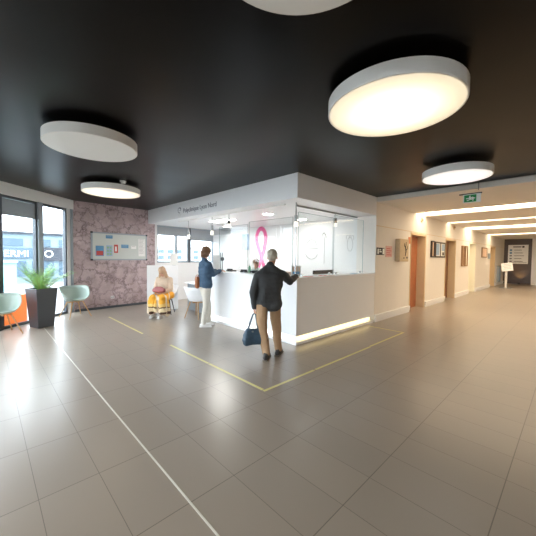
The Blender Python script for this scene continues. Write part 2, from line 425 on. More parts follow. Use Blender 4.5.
# glazed window wall
hd = MB(); hd.obox(WO, WD, WN, wl, SC, -.06, .12, 2.93, ZC); struct('wall_left', hd, M['header'])
def window(idx, s0, s1, frame_m=None):
    fr = MB()
    w = .045
    fr.obox(WO, WD, WN, s0, s1, 0, .08, 0, .06); fr.obox(WO, WD, WN, s0, s1, 0, .08, 2.87, 2.93)
    fr.obox(WO, WD, WN, s0, s0 + w, 0, .08, .06, 2.87); fr.obox(WO, WD, WN, s1 - w, s1, 0, .08, .06, 2.87)
    o = struct('window_%d' % idx, fr, M['darkalu'])
    g = MB(); g.obox(WO, WD, WN, s0 + w, s1 - w, .03, .042, .06, 2.87); obj('pane', g, M['glass'], o)
    return o
window(1, .06, 1.0); window(2, 1.14, 1.98)
for i in range(8):
    a = -1.55 - i * 1.45; window(3 + i, a, a + 1.38)
mu = MB(); mu.obox(WO, WD, WN, 1.0, 1.14, -.04, .1, 0, 2.93)
struct(next_trim(), mu, M['alu'])
for i in range(9):
    a = -.02 - i * 1.45 if i else -.06
    mm = MB(); mm.obox(WO, WD, WN, a - (.0 if i == 0 else .17) - .04, a + .1 - (.0 if i == 0 else .13), -.04, .1, 0, 2.93); struct(next_trim(), mm, M['darkalu'])
mm = MB(); mm.obox(WO, WD, WN, 1.98, 2.09, -.02, .12, 0, 2.93); struct(next_trim(), mm, M['white'])
mm = MB(); mm.obox(WO, WD, WN, 2.09, SC, -.05, .14, 0, 2.93); struct(next_trim(), mm, M['alu'])
rb = MB(); rb.obox(WO, WD, WN, .11, .96, .012, .024, 2.5, 2.86)
solo('roller_blind', rb, M['blind'], 'grey roller blind pulled part-way down behind the leftmost window pane', 'blind', W(.5, .02, 2.5))

# mauve wall and the reception back wall with its window opening
struct('wall_back', MB().obox(PO, PD, PN, -.08, 2.46, 0, .2, 0, ZC), M['mauve'])
wb = MB(); wb.obox(PO, PD, PN, 2.46, 5.6, 0, .2, 0, 1.40); wb.obox(PO, PD, PN, 2.46, 5.6, 0, .2, 2.72, ZC); wb.obox(PO, PD, PN, 5.05, 5.6, 0, .2, 1.40, 2.72)
struct('wall_reception_back', wb, M['white'])
def pwin(idx, s0, s1):
    fr = MB(); w = .05
    fr.obox(PO, PD, PN, s0, s1, .02, .1, 1.40, 1.46); fr.obox(PO, PD, PN, s0, s1, .02, .1, 2.66, 2.72)
    fr.obox(PO, PD, PN, s0, s0 + w, .02, .1, 1.46, 2.66); fr.obox(PO, PD, PN, s1 - w, s1, .02, .1, 1.46, 2.66)
    o = struct('window_%d' % idx, fr, M['alu'])
    obj('pane', MB().obox(PO, PD, PN, s0 + w, s1 - w, .05, .06, 1.46, 2.66), M['glass'], o)
    return o
mm = MB(); mm.obox(PO, PD, PN, 2.46, 2.54, -.01, .1, 1.40, 2.72); struct('trim_1', mm, M['white'])
pwin(11, 2.54, 3.32); pwin(12, 3.32, 3.84); pwin(13, 3.92, 5.05)
mm = MB(); mm.obox(PO, PD, PN, 3.84, 3.92, -.01, .12, 1.40, 2.72); struct(next_trim(), mm, M['darkalu'])
for s0, s1, z, lab in ((2.58, 3.82, 2.38, 'long grey roller blind on the reception window nearest the mauve wall'), (3.96, 5.02, 2.25, 'grey roller blind drawn lower, on the reception window behind the woman')):
    b = MB(); b.obox(PO, PD, PN, s0, s1, .0, .012, z, 2.66); solo('roller_blind', b, M['blind'], lab, 'blind', P((s0 + s1) / 2, 0, z))
struct('baseboard_back', MB().obox(PO, PD, PN, .0, 2.6, -.015, 0, 0, .07), M['darkalu'])

# reception box: bulkhead, right wall with door recesses
ZB = 2.735
bk = MB(); bk.prism([(-.02, 0), (3.05, 0), (3.05, 6.92), (-.08, 6.62)], ZB, ZC)
bulk = struct('ceiling_reception', bk, M['panelwhite'])
doors = [(5.36, 6.62, 2.42), (8.86, 10.2, 2.42), (12.55, 13.75, 2.42), (17.5, 18.9, 2.42)]
wr = MB(); x = 3.05
for a, b_, h in doors:
    wr.box(x, 0, 0, a, .53, ZC); wr.box(a, 0, h, b_, .53, ZC); x = b_
wr.box(x, 0, 0, 22.2, .53, ZC)
struct('wall_right', wr, M['cream'])
struct('wall_reception_side', MB().box(3.05, .53, 0, 3.25, 6.95, ZC), M['white'])
for i, (a, b_, h) in enumerate(doors):
    lm = (M['orange_wood'], M['dark_wood'], M['palewood'], M['beige'])[i]
    d = struct('door_%d' % (i + 1), MB().box(a + .02, .25, .0, b_ - .03, .29, h - .03), lm)
    hdl = MB(); hx = a + .16
    hdl.capsule((hx, .245, 1.05), .012, (hx, .2, 1.05), .01); hdl.capsule((hx, .2, 1.05), .01, (hx + .12, .2, 1.05), .009); hdl.box(hx - .025, .243, .95, hx + .025, .25, 1.15)
    obj('door_handle', hdl, M['steel'], d, smooth=False)
    lmx = MB(); lmx.box(b_ - .028, -.012, 0, b_ + .04, .25, h); lmx.box(a + .0, -.012, h - .028, b_ + .04, .25, h + .03); lmx.box(a - .04, -.012, 0, a + .0, .02, h + .03)
    struct(next_trim(), lmx, (M['beige'], M['beige'], M['palewood'], M['beige'])[i])
segs = [(3.05, 5.30), (6.68, 8.82), (10.26, 12.5), (13.8, 17.45), (18.95, 22.1)]
for a, b_ in segs:
    bb = MB(); bb.box(a, -.05, .07, b_, 0, .19); bb.box(a, -.03, .0, b_, 0, .07)
    struct('baseboard_right', bb, M['white'])
struct('trim_2', MB().box(3.05, -.006, 2.47, 22.2, 0, 2.485), M['beige'])
struct('wall_end', MB().box(22.2, -9.3, 0, 22.4, .53, ZC), M['end'])
struct('pillar', MB().box(21.8, -2.3, 0, 22.2, -1.5, 3.06), M['white'])
struct('wall_front', MB().box(far.x - .1, -9.4, 0, 22.4, -9.2, ZC), M['hall'])
struct('wall_far_left', MB().box(far.x - .2, -9.3, 0, far.x, far.y, .5).box(far.x - .2, -9.3, 3.0, far.x, far.y, ZC).box(far.x - .2, -9.3, .5, far.x, -8.8, 3.0), M['hall'])
# corridor soffit with light troughs
tro = [(5.7, 6.55), (8.95, 9.35), (11.6, 12.8), (16.5, 17.3)]
sf = MB(); x = 3.05
for a, b_ in tro: sf.box(x, -9.2, 3.07, a, 0, ZC - .01); x = b_
sf.box(x, -9.2, 3.07, 22.2, 0, ZC - .01)
struct('ceiling_corridor', sf, M['soffit'])
struct('ceiling_corridor_deck', MB().box(3.05, -9.2, ZC + .06, 22.4, .53, ZC + .16), M['soffit'])
names = ('first and widest-looking warm light trough across the corridor ceiling, just past the exit sign', 'thin second warm light trough across the corridor ceiling', 'third warm light trough across the corridor ceiling, halfway down', 'last warm light trough, nearest the brown end wall')
for (a, b_), lab in zip(tro, names):
    t = thing('trough_light', lab, 'ceiling light', ((a + b_) / 2, -4.5, ZC - .02), group='corridor trough lights')
    obj('housing', MB().box(a + .003, -9.1, ZC + .03, b_ - .003, -.06, ZC + .055), M['white'], t)
    w = (b_ - a)
    obj('diffuser', MB().box(a + w * .03, -9.0, ZC - .045, b_ - w * .03, -.08, ZC + .0), M['strip'], t)

# ------------------------------------------------------------------ reception desk
def thing_desk():
    t = thing('reception_desk', 'long white L-shaped reception counter with a lit slot near the floor', 'reception desk', (.3, .3, 0))
    obj('front_panel', MB().box(.0, .03, .17, .05, 3.1, 1.235), M['panelwhite'], t)
    obj('front_panel', MB().box(.0, .0, .17, 3.045, .03, 1.235), M['panelwhite'], t)
    obj('carcass', MB().prism([(.1, .1), (3.04, .1), (3.04, .5), (.55, .5), (.55, 3.0), (.1, 3.0)], .02, 1.2), M['white'], t)
    obj('end_panel', MB().box(.05, 3.06, .0, .58, 3.1, 1.235), M['panelwhite'], t)
    obj('worktop', MB().prism([(-.01, -.01), (3.045, -.01), (3.045, .545), (.58, .545), (.58, 3.11), (-.01, 3.11)], 1.235, 1.262), M['panelwhite'], t)
    obj('plinth', MB().prism([(.0, .0), (3.045, .0), (3.045, .1), (.1, .1), (.1, 3.06), (.0, 3.06)], 0, .055), M['panelwhite'], t)
    obj('light_strip', MB().box(.12, .05, .075, 2.92, .095, .135), M['led_y'], t, label='warm yellow light strip in the slot')
    obj('light_strip', MB().box(.055, .12, .075, .095, 3.0, .135), M['led_w'], t, label='white light strip in the slot')
thing_desk()
# low desk part further left
t = thing('low_desk', 'lower white desk with pale grey front behind the white chair', 'desk', (.55, 4.0, 0))
obj('desk_top', MB().prism([(.34, 3.14), (.95, 3.14), (1.0, 4.85), (.36, 4.9)], .80, .83), M['panelwhite'], t)
obj('front_panel', MB().prism([(.38, 3.2), (.41, 3.2), (.44, 4.8), (.41, 4.8)], 0, .80), M['alu'], t)
obj('side_panel', MB().box(.45, 4.74, 0, .95, 4.78, .80), M['panelwhite'], t)
obj('modesty_panel', MB().prism([(.80, 3.14), (.84, 3.14), (.97, 4.85), (.93, 4.85)], .83, 1.22), M['peach'], t, label='beige upright panel')
# privacy screen behind the seated visitor
a = V((-.675, 5.24, 0)); b_ = V((.12, 4.85, 0)); d = (b_ - a).normalized(); n = V((-d.y, d.x, 0)); ln = (b_ - a).length
t = thing('privacy_screen', 'white free-standing low screen right behind the seated visitor', 'screen', (a + b_) / 2)
obj('screen_panel', MB().obox(a, d, n, 0, ln, 0, .03, .03, 1.36), M['panelwhite'], t, bevel=.004)
for s_ in (.1, ln - .1): obj('foot', MB().obox(a, d, n, s_ - .03, s_ + .03, -.1, .16, 0, .03), M['alu'], t)

# glass screens above the counter
def glass_screen(label, p0, p1, z0, z1, cat='glass screen'):
    p0, p1 = V(p0), V(p1); d = (p1 - p0); L = d.length; d.normalize(); n = V((-d.y, d.x, 0))
    t = thing('glass_screen', label, cat, ((p0 + p1) / 2).to_tuple()[:2] + (z0,))
    obj('pane', MB().obox(p0, d, n, 0, L, 0, .008, z0, z1), M['screen'], t)
    e = MB(); e.obox(p0, d, n, -.004, 0, -.002, .010, z0, z1); e.obox(p0, d, n, L, L + .004, -.002, .010, z0, z1); e.obox(p0, d, n, 0, L, 0, .008, z1, z1 + .006)
    obj('edge_trim', e, M['screenedge'], t)
    for s_ in (.12, L - .12): obj('clamp', MB().obox(p0, d, n, s_ - .02, s_ + .02, -.012, .02, z0 - .001, z0 + .05), M['chrome'], t)
    return t
g1 = glass_screen('clear glass screen right of the corner, above the right counter', (.40, .32, 0), (1.62, .32, 0), 1.263, 2.55)
g2 = glass_screen('clear glass screen with a flower drawing, nearest the right end of the counter', (1.66, .32, 0), (3.0, .32, 0), 1.263, 2.62)
g3 = glass_screen('clear glass screen above the left counter between the man and woman', (.32, .40, 0), (.32, 1.75, 0), 1.263, 2.45)
g4 = glass_screen('clear glass screen at the left end of the counter in front of the woman', (.32, 1.8, 0), (.32, 2.95, 0), 1.263, 2.4)
# line drawings on the glass
def draw_lines(parent, y, lines, r=.004):
    mb = MB()
    for L in lines: mb.tube([(x, y, z) for x, z in L], r, 5)
    obj('line_drawing', mb, M['greydraw'], parent)
def arc(cx, cz, rx, rz, a0, a1, n=12): return [(cx + rx * math.cos(math.radians(a0 + (a1 - a0) * i / n)), cz + rz * math.sin(math.radians(a0 + (a1 - a0) * i / n))) for i in range(n + 1)]
draw_lines(g1, .315, [arc(.83, 1.86, .18, .16, 10, 170), [(.64, 1.84), (1.03, 1.84)], arc(.83, 1.74, .2, .13, 190, 350), [(1.28, 1.5), (1.28, 2.1)], arc(1.26, 2.1, .08, .08, -20, 200), arc(1.26, 2.1, .04, .1, 0, 180)])
draw_lines(g2, .315, [arc(2.35, 1.98, .13, .17, 0, 360, 20), arc(2.24, 2.14, .06, .06, 60, 220), arc(2.46, 2.14, .06, .06, -40, 120), [(2.3, 2.15), (2.35, 2.22), (2.4, 2.15)]])
# corner post + ceiling rail + pendants
solo('glass_post', MB().cone((.33, .33, 1.262), .014, (.33, .33, ZB), .014, 12).box(.305, .305, 1.262, .355, .355, 1.275), M['chrome'], 'slim chrome post on the counter corner, up to the ceiling', 'post', (.33, .33, 1.262))
solo('ceiling_rail', MB().box(.56, .515, ZB - .03, 3.04, .545, ZB - .001), M['steel'], 'steel rail under the ceiling above the right counter', 'rail', (1.8, .53, ZB))
solo('ceiling_rail', MB().box(.285, .6, ZB - .025, .315, 5.2, ZB - .001), M['header'], 'white rail under the ceiling above the left counter', 'rail', (.3, 2.9, ZB))
def pendant(x, y, z, label, lit=True, cord=None, h=.2):
    t = thing('pendant_lamp', label, 'lamp', (x, y, ZB - .03), group='small pendant lamps over the counter')
    obj('cord', MB().cone((x, y, z + h), .006, (x, y, ZB - .03), .006, 8), M['steel'], t)
    obj('cap', MB().lathe([(.018, z + h), (.032, z + h), (.034, z + h * .4), (.034, z + h * .4 - .001)], (x, y, 0), 16), M['black'] if lit else M['steel'], t)
    obj('lamp_shade', MB().lathe([(.040, z), (.044, z + .005), (.044, z + h * .42), (.030, z + h * .45)], (x, y, 0), 16), M['led_soft'], t)
pendant(2.02, .53, 2.40, 'small dark pendant lamp with white base, hanging over the right counter')
pendant(.24, .25, 2.24, 'white pendant lamp on a steel cord at the counter corner, above the man', False, h=.22)
pendant(.3, 2.52, 2.38, 'small dark pendant lamp over the left counter, left of the pink ribbon')
pendant(.3, 3.28, 2.22, 'white pendant lamp hanging right above the woman', False, h=.26)
pendant(.3, 4.55, 2.16, 'white pendant lamp in front of the reception window mullion', False, h=.28)
# recessed reception lights
t = thing('panel_light', 'bright rectangular light panel in the reception ceiling, on the left', 'ceiling light', (1.06, 3.9, ZB))
obj('frame', MB().box(.88, 3.42, ZB - .012, 1.26, 4.40, ZB - .001), M['white'], t)
obj('diffuser', MB().box(.91, 3.45, ZB - .016, 1.23, 4.37, ZB - .010), M['panel_l'], t)
for x, y, lab in ((1.03, 1.87, 'round downlight in the reception ceiling above the pink ribbon'), (2.42, 1.91, 'round downlight in the reception ceiling right of the corner post'), (2.2, 5.2, 'added round fill light deep inside the reception')):  # the last, deepest one is an added lamp to brighten the reception
    t = thing('downlight', lab, 'ceiling light', (x, y, ZB), group='reception downlights')
    obj('ring', MB().lathe([(.13, -.001), (.15, -.003), (.15, -.012), (.125, -.014)], (x, y, ZB), 32), M['white'], t)
    obj('diffuser', MB().lathe([(.125, -.016), (.1, -.017), (.001, -.018)], (x, y, ZB), 32), M['panel_l'], t)

# wall lettering and logo on the bulkhead
t = thing('wall_lettering', 'thin grey clinic name lettering with a small emblem on the white bulkhead', 'lettering', (-.03, 3.5, 2.9))
BX = -.03
def bx_(y): return -.02 - .06 * y / 6.62 - .004
text('lettering', 'Polyclinique Lyon Nord', .172, face_mtx((bx_(4.2), 4.2, 2.87), (.009, -1, 0), (0, 0, 1)), M['greyink'], t, ext=.002)
em = MB()
def ring(cy, cz, r, a0, a1, th=.010):
    em.tube([(bx_(cy) - .002, cy - r * math.cos(math.radians(a0 + (a1 - a0) * i / 16)), cz + r * math.sin(math.radians(a0 + (a1 - a0) * i / 16))) for i in range(17)], th, 6)
ring(4.42, 2.96, .075, 30, 300, .006); ring(4.37, 2.99, .04, -120, 160, .006)
obj('emblem', em, M['greyink'], t)
em = MB(); ring(4.40, 2.80, .06, 0, 330, .007); obj('emblem', em, M['header'], t)

# pink ribbon on the reception side wall
rbm = MB(); pts = []
for i in range(41):
    u = i / 40.0; a = math.radians(-62 + 304 * u)
    pts.append((u, a))
loop = [(4.30 + .30 * -math.cos(math.radians(230 - 280 * i / 28)) * 1.0, 2.36 + .36 * math.sin(math.radians(230 - 280 * i / 28))) for i in range(29)]
tail1 = [(4.47, 1.02)]; tail2 = [(4.05, 1.02)]
line = [(4.10, .98), (4.22, 1.35), (4.33, 1.72)] + [(4.48 - .0 * i, 2.0) for i in range(1)] 
path = [(4.02, 1.0), (4.14, 1.3), (4.28, 1.62), (4.42, 1.9)] + [(4.31 + .25 * math.cos(math.radians(-20 + 220 * i / 20)), 2.30 + .36 * math.sin(math.radians(-20 + 220 * i / 20))) for i in range(21)] + [(4.14, 1.9), (4.27, 1.62), (4.42, 1.3), (4.54, 1.0)]
vs = []
for i, (y, z) in enumerate(path):
    y0, z0 = path[max(i - 1, 0)]; y1, z1 = path[min(i + 1, len(path) - 1)]
    dy, dz = y1 - y0, z1 - z0; l = math.hypot(dy, dz); ny, nz = -dz / l * .075, dy / l * .075
    xo = 3.05 - .012 * (i > len(path) / 2) 
    for s_, x_ in ((-1, 0), (1, 0), (1, -.012), (-1, -.012)): vs.append((xo + x_, y + ny * s_, z + nz * s_))
fs = [(i * 4 + k, i * 4 + (k + 1) % 4, i * 4 + 4 + (k + 1) % 4, i * 4 + 4 + k) for i in range(len(path) - 1) for k in range(4)]
rbm.quad([V(v) for v in vs], fs)
solo('pink_ribbon', rbm, M['pink'], 'tall pink awareness ribbon on the white wall behind the counter', 'ribbon decoration', (3.04, 4.3, 1.0))
# poster and door-like panel inside the reception
t = thing('cupboard', 'tall white cupboard against the reception back wall, left of the ribbon', 'cupboard', (2.8, 6.2, 0))
obj('body', MB().box(2.62, 5.5, 0, 3.045, 6.7, 2.5), M['panelwhite'], t)
for y0 in (5.51, 6.11): obj('door', MB().box(2.6, y0, .08, 2.619, y0 + .58, 2.45), M['white'], t)
for y0 in (6.03, 6.17): obj('handle', MB().box(2.57, y0 - .01, 1.0, 2.6, y0 + .01, 1.8), M['steel'], t)
solo('poster', MB().box(3.03, 4.98, 1.9, 3.05, 5.4, 2.5), M['lightblue'], 'pale blue poster on the white wall left of the ribbon', 'poster', (3.04, 5.2, 1.9))

# ------------------------------------------------------------------ disc lights
def disc(x, y, z, r, label, lens_m, rimh=.115):
    t = thing('disc_light', label, 'ceiling light', (x, y, ZC), group='large round ceiling discs')
    obj('rim', MB().lathe([(r - .012, 0), (r - .002, 0), (r + .003, .005), (r + .003, rimh), (.001, rimh + .002)], (x, y, z), 64), M['rimw'], t, smooth=False)
    o = obj('lens', MB().lathe([(.001, -.003), (r * .8, -.003), (r - .012, .0), (r - .012, .01)], (x, y, z), 64), lens_m, t)
    obj('mounting_plate', MB().lathe([(.16, rimh + .003), (.16, ZC - z)], (x, y, z), 24), M['black'], t)
    return t
D_FILL = disc_lit('disc_fill', (1, .90, .78, 1), 10, 8, .58)  # strong fill glow for the added discs outside the view
D1 = disc_lit('disc_warm', (1, .83, .55, 1), 1.2, .30, .58)
D3 = disc_lit('disc_warm2', (1, .82, .56, 1), 1.5, .26, .56)
D4 = disc_lit('disc_white', (1, .97, .93, 1), .6, .3, .5)
disc(-1.42, -2.345, 3.0, .585, 'large lit round ceiling light with warm glow, biggest in the photo', D1)
disc(-3.14, .78, 3.0, .525, 'unlit white round ceiling light at the upper left', M['lens_off'])
disc(-2.10, 3.58, 3.0, .575, 'warm lit round ceiling light in front of the mauve wall', D3)
disc(1.55, -2.12, 3.0, .505, 'white lit round ceiling light beside the exit sign', D4)
disc(-3.22, -2.765, 3.0, .475, 'grey unlit round ceiling light cut off by the top edge', M['lens_off'])
disc(-1.4, -6.2, 3.0, .55, 'added warm round fill light, unseen behind the viewpoint', D1)  # this and the following discs are added, out of view, to brighten the hall
disc(-6.3, .8, 3.0, .55, 'added bright round fill light, unseen out to the left of the viewpoint', D_FILL)
disc(-6.2, -3.6, 3.0, .55, 'added bright round fill light, unseen behind and left of the viewpoint', D_FILL)
disc(1.8, -6.2, 3.0, .55, 'added warm round fill light, unseen behind and right of the viewpoint', D1)
# the lens object coordinates are centred on the fitting
t = thing('smoke_detector', 'small white smoke detector beside the warm round light', 'smoke detector', (-2.04, 3.03, ZC))
obj('base', MB().lathe([(.065, ZC - .02), (.065, ZC - .001)], (-2.04, 3.03, 0), 20), M['white'], t)
obj('head', MB().lathe([(.02, ZC - .06), (.045, ZC - .055), (.05, ZC - .021)], (-2.04, 3.03, 0), 20), M['white'], t)

# ------------------------------------------------------------------ floor lines
solo('floor_joint', MB().box(-3.217, -6, -.001, -3.203, 4.9, .0015), M['joint'], 'long thin white joint line running across the floor tiles to the planter', 'floor line', (-3.21, 0, 0))
def tape(x0, y0, x1, y1, label):
    solo('floor_tape', MB().box(x0, y0, 0, x1, y1, .002), M['tape'], label, 'floor tape', ((x0 + x1) / 2, (y0 + y1) / 2, 0), 'yellow queue tapes')
tape(-1.725, .30, -1.685, 1.58, 'yellow tape strip left of the man, far piece before the corner')
tape(-1.725, -.93, -1.685, .28, 'yellow tape strip running to the corner point in front of the man')
tape(-1.725, -.985, -.72, -.945, 'short yellow tape piece from the corner point towards the right')
tape(-.69, -.985, .98, -.945, 'yellow tape strip parallel to the right counter, middle piece')
tape(1.0, -.97, 2.55, -.93, 'yellow tape strip parallel to the right counter, far piece')
tape(2.52, -.92, 2.56, -.12, 'short yellow tape strip running back to the right wall')
tape(-1.79, 3.9, -1.755, 5.05, 'far yellow tape strip beside the mauve wall')
tape(-1.79, 2.72, -1.755, 3.86, 'yellow tape strip in front of the seated visitor, nearer piece')

# ------------------------------------------------------------------ whiteboard on the mauve wall
t = thing('whiteboard', 'wide framed notice whiteboard on the mauve wall', 'whiteboard', P(1.3, 0, 1.48))
def pb(s0, s1, z0, z1, o0, o1): return MB().obox(PO, PD, PN, s0, s1, o0, o1, z0, z1)
obj('board', pb(.45, 2.13, 1.52, 2.31, -.03, -.002), M['board'], t)
fm = MB()
for s0, s1, z0, z1 in ((.43, 2.15, 1.49, 1.53), (.43, 2.15, 2.30, 2.34), (.43, .47, 1.49, 2.34), (2.11, 2.15, 1.49, 2.34)): fm.obox(PO, PD, PN, s0, s1, -.045, -.002, z0, z1)
obj('frame', fm, M['alu'], t)
for s0 in (.42, 2.11):
    for z0 in (1.48, 2.30): obj('corner', pb(s0, s0 + .05, z0, z0 + .05, -.05, -.001), M['black'], t)
NB = 'notices pinned on the whiteboard'
for s0, s1, z0, z1, mm_, lab in ((.55, .78, 1.62, 1.93, 'blue', 'blue and red notice at the lower left of the whiteboard'), (.85, 1.03, 1.62, 1.95, 'green_p', 'pale green notice, second on the lower row of the whiteboard'),
        (1.08, 1.2, 1.72, 1.98, 'red', 'red notice with white figures on the whiteboard'), (1.30, 1.53, 1.88, 1.99, 'blue', 'wide blue label in the middle of the whiteboard'),
        (.84, 1.04, 2.16, 2.26, 'blue', 'small blue label on the top row of the whiteboard'), (1.62, 1.78, 1.86, 1.96, 'paper', 'small white slip in the right half of the whiteboard'), (1.86, 2.08, 1.62, 2.2, 'paper', 'tall white sheet on the right of the whiteboard')):
    t2 = thing('notice', lab, 'notice', P((s0 + s1) / 2, -.034, z0), group=NB)
    obj('sheet', pb(s0, s1, z0, z1, -.034, -.031), M[mm_] if mm_ != 'green_p' else M['lightblue'], t2)
    w = s1 - s0; h = z1 - z0
    if mm_ == 'blue' and h > .2: obj('print', pb(s0 + .02, s1 - .02, z0 + .02, z0 + h * .5, -.036, -.034), M['red'], t2)
    elif mm_ == 'green_p':
        o = MB()
        for i in range(3):
            for j in range(2): o.obox(PO, PD, PN, s0 + .02 + j * .08, s0 + .075 + j * .08, -.036, -.034, z0 + .03 + i * .1, z0 + .09 + i * .1)
        obj('print', o, M['green_p'], t2)
    elif mm_ == 'red':
        obj('print', pb(s0 + .03, s1 - .04, z0 + .05, z0 + .2, -.036, -.034), M['paper'], t2)
    else:
        o = MB(); k = max(1, int(h / .05))
        for i in range(k): o.obox(PO, PD, PN, s0 + .02, s1 - .03 - .02 * (i % 3), -.036, -.034, z0 + h - .03 - i * .045, z0 + h - .02 - i * .045)
        obj('print', o, M['greydraw'] if mm_ == 'paper' else M['lightblue'], t2)
t = thing('wall_socket', 'white double wall socket low on the mauve wall', 'socket', P(1.035, 0, .335))
obj('plate', pb(.98, 1.09, .29, .375, -.012, -.001), M['white'], t, bevel=.003)
for s0 in (1.0, 1.045): obj('outlet', pb(s0, s0 + .026, .32, .346, -.014, -.011), M['darkink'], t)

# ------------------------------------------------------------------ chairs
def arm_chair(label, loc, rz, shell_m, leg_m, spread=.27, seat_z=.44, group='moulded shell chairs'):
    t = thing('shell_chair', label, 'chair', loc, rz, group)
    bm = bmesh.new(); nu, nv = 28, 10; rows = []
    # bucket shell: angle a around (open towards +Y front), v from seat centre to the rim
    for j in range(nv + 1):
        v = j / nv; row = []
        for i in range(nu):
            a = 2 * PI * i / nu
            back = .5 - .5 * math.sin(a)                      # 1 at the back (-Y), 0 at the front
            rimh = .03 + .34 * min(1, back * 1.55) ** 1.4
            r = (.25 + .085 * min(1, back * 1.6)) * (v ** .6) * (1.0 if v < .6 else 1 + .12 * (v - .6))
            z = seat_z + rimh * max(0, (v - .45) / .55) ** 1.5 - .012 * (1 - v)
            row.append(bm.verts.new((r * math.cos(a) * 1.06, r * math.sin(a) * .96 + .02, z)))
        rows.append(row)
    for j in range(nv):
        for i in range(nu):
            try: bm.faces.new((rows[j][i], rows[j][(i + 1) % nu], rows[j + 1][(i + 1) % nu], rows[j + 1][i]))
            except ValueError: pass
    bmesh.ops.remove_doubles(bm, verts=bm.verts, dist=.0005)
    sh = obj('seat_shell', bm, shell_m, t, smooth=True, world=False)
    so = sh.modifiers.new('solid', 'SOLIDIFY'); so.thickness = .012; so.offset = -1
    fr = MB(); fr.box(-.17, -.012, seat_z - .05, .17, .012, seat_z - .018); fr.box(-.012, -.17, seat_z - .05, .012, .17, seat_z - .018)
    obj('seat_frame', fr, M['wood'] if leg_m is M['wood'] else M['steel'], t, world=False)
    for sx in (-1, 1):
        for sy in (-1, 1):
            obj('leg', MB().cone((sx * .13, sy * .12, seat_z - .025), .017, (sx * spread, sy * spread, 0), .010, 10), leg_m, t, world=False)
    return t
ch = arm_chair('pale green shell chair with wooden legs beside the mauve wall', (-2.42, 5.62, 0), math.radians(-165), M['shell'], M['wood'])
c2 = copy_tree(ch); c2.location = (-3.93, 4.55, 0); c2.rotation_euler = (0, 0, math.radians(-165)); c2['label'] = 'pale green shell chair cut off by the left edge, in front of the orange panel'
c3 = arm_chair('white shell chair with wooden legs, partly hidden by the standing woman', (-.06, 3.43, 0), math.radians(-70), M['whiteshell'], M['wood'], spread=.23, seat_z=.46)
c4 = arm_chair('white visitor chair with dark legs, under the seated person', (-.43, 4.52, 0), math.radians(140), M['whiteshell'], M['black'], spread=.2, seat_z=.44)

# ------------------------------------------------------------------ planter with palm
pc = V((-3.22, 4.86, 0))
t = thing('potted_palm', 'feathery green palm in a tall tapered anthracite planter by the window', 'potted plant', pc, math.radians(22))
def ringsq(r, z): return [V((sx * r, sy * r, z)) for sx, sy in ((-1, -1), (1, -1), (1, 1), (-1, 1))]
bmq = MB(); rs = [ringsq(.165, 0), ringsq(.222, .88), ringsq(.20, .88), ringsq(.195, .82)]
vs = [p for r in rs for p in r]
bmq.quad(vs, [(3, 2, 1, 0)] + [(k * 4 + i, k * 4 + (i + 1) % 4, k * 4 + 4 + (i + 1) % 4, k * 4 + 4 + i) for k in range(3) for i in range(4)])
obj('planter', bmq, M['planter'], t, world=False, bevel=.006)
obj('soil', MB().box(-.197, -.197, .78, .197, .197, .82), M['soil'], t, world=False)
fol = MB(); st = MB()
for k in range(24):
    a = 2 * PI * k / 24 + rnd.uniform(-.2, .2); el = rnd.uniform(.5, 1.35); L = rnd.uniform(.40, .64)
    base = V((rnd.uniform(-.05, .05), rnd.uniform(-.05, .05), .78)); pts = []
    for i in range(9):
        u = i / 8; hor = L * u * math.cos(el) * (.9 + .25 * u); ver = L * (u * math.sin(el) * 1.5 - .22 * u * u)
        pts.append(base + V((math.cos(a) * hor, math.sin(a) * hor, ver)))
    st.tube(pts, [.006 * (1 - .7 * i / 8) + .0012 for i in range(9)], 5)
    for i in range(1, 9):
        for q in (0, .5):
            if i == 8 and q: continue
            p = pts[i].lerp(pts[min(i + 1, 8)], q); d = (pts[i] - pts[i - 1]).normalized()
            sd = d.cross(V((0, 0, 1))).normalized()
            for s_ in (-1, 1):
                l = .17 * math.sin(PI * min(1, (i + q) / 9.5)) + .04; tip = p + (sd * s_ * .85 + d * .6 + V((0, 0, -.12 + rnd.uniform(-.12, .15)))) * l
                w = d * .0065; mid = p.lerp(tip, .45) + V((0, 0, .012))
                fol.quad([p, mid - w, tip, mid + w], [(0, 1, 2, 3)])
obj('foliage', fol, M['leaf'], t, world=False); obj('stems', st, M['stem'], t, world=False)

# ------------------------------------------------------------------ corridor wall items
def wallbox(name, x0, x1, z0, z1, d, m, label, cat, **k):
    return solo(name, MB().box(x0, -d, z0, x1, 0, z1), m, label, cat, ((x0 + x1) / 2, 0, z0), **k)
t = thing('direction_sign', 'small black and white sign just right of the reception opening', 'sign', (3.27, 0, 1.8))
obj('plate', MB().box(3.1, -.015, 1.73, 3.52, -.001, 1.92), M['darkink'], t)
for q in ((3.13, 1.76, 3.2, 1.89), (3.24, 1.80, 3.36, 1.83), (3.24, 1.85, 3.32, 1.88), (3.42, 1.75, 3.5, 1.9)): obj('print', MB().box(q[0], -.018, q[1], q[2], -.015, q[3]), M['signwhite'], t)
t = thing('notice', 'pale red notice on the cream wall between small sign and canvas', 'notice', (3.8, 0, 1.7))
obj('sheet', MB().box(3.62, -.012, 1.68, 4.0, -.001, 1.98), M['pinksign'], t)
o = MB(); 
for i in range(4): o.box(3.66, -.014, 1.73 + i * .055, 3.95 - .05 * (i % 2), -.012, 1.75 + i * .055)
obj('print', o, M['red'], t)
t = thing('wall_canvas', 'deep beige canvas with dark branch drawing on the cream wall', 'picture', (4.5, 0, 1.6))
obj('canvas', MB().box(4.22, -.14, 1.56, 4.84, -.001, 2.2), M['canvas'], t, bevel=.01)
o = MB(); o.tube([(4.58, -.142, 1.72), (4.62, -.142, 1.85), (4.59, -.142, 1.95), (4.64, -.142, 2.12)], [.012, .018, .014, .006], 6)
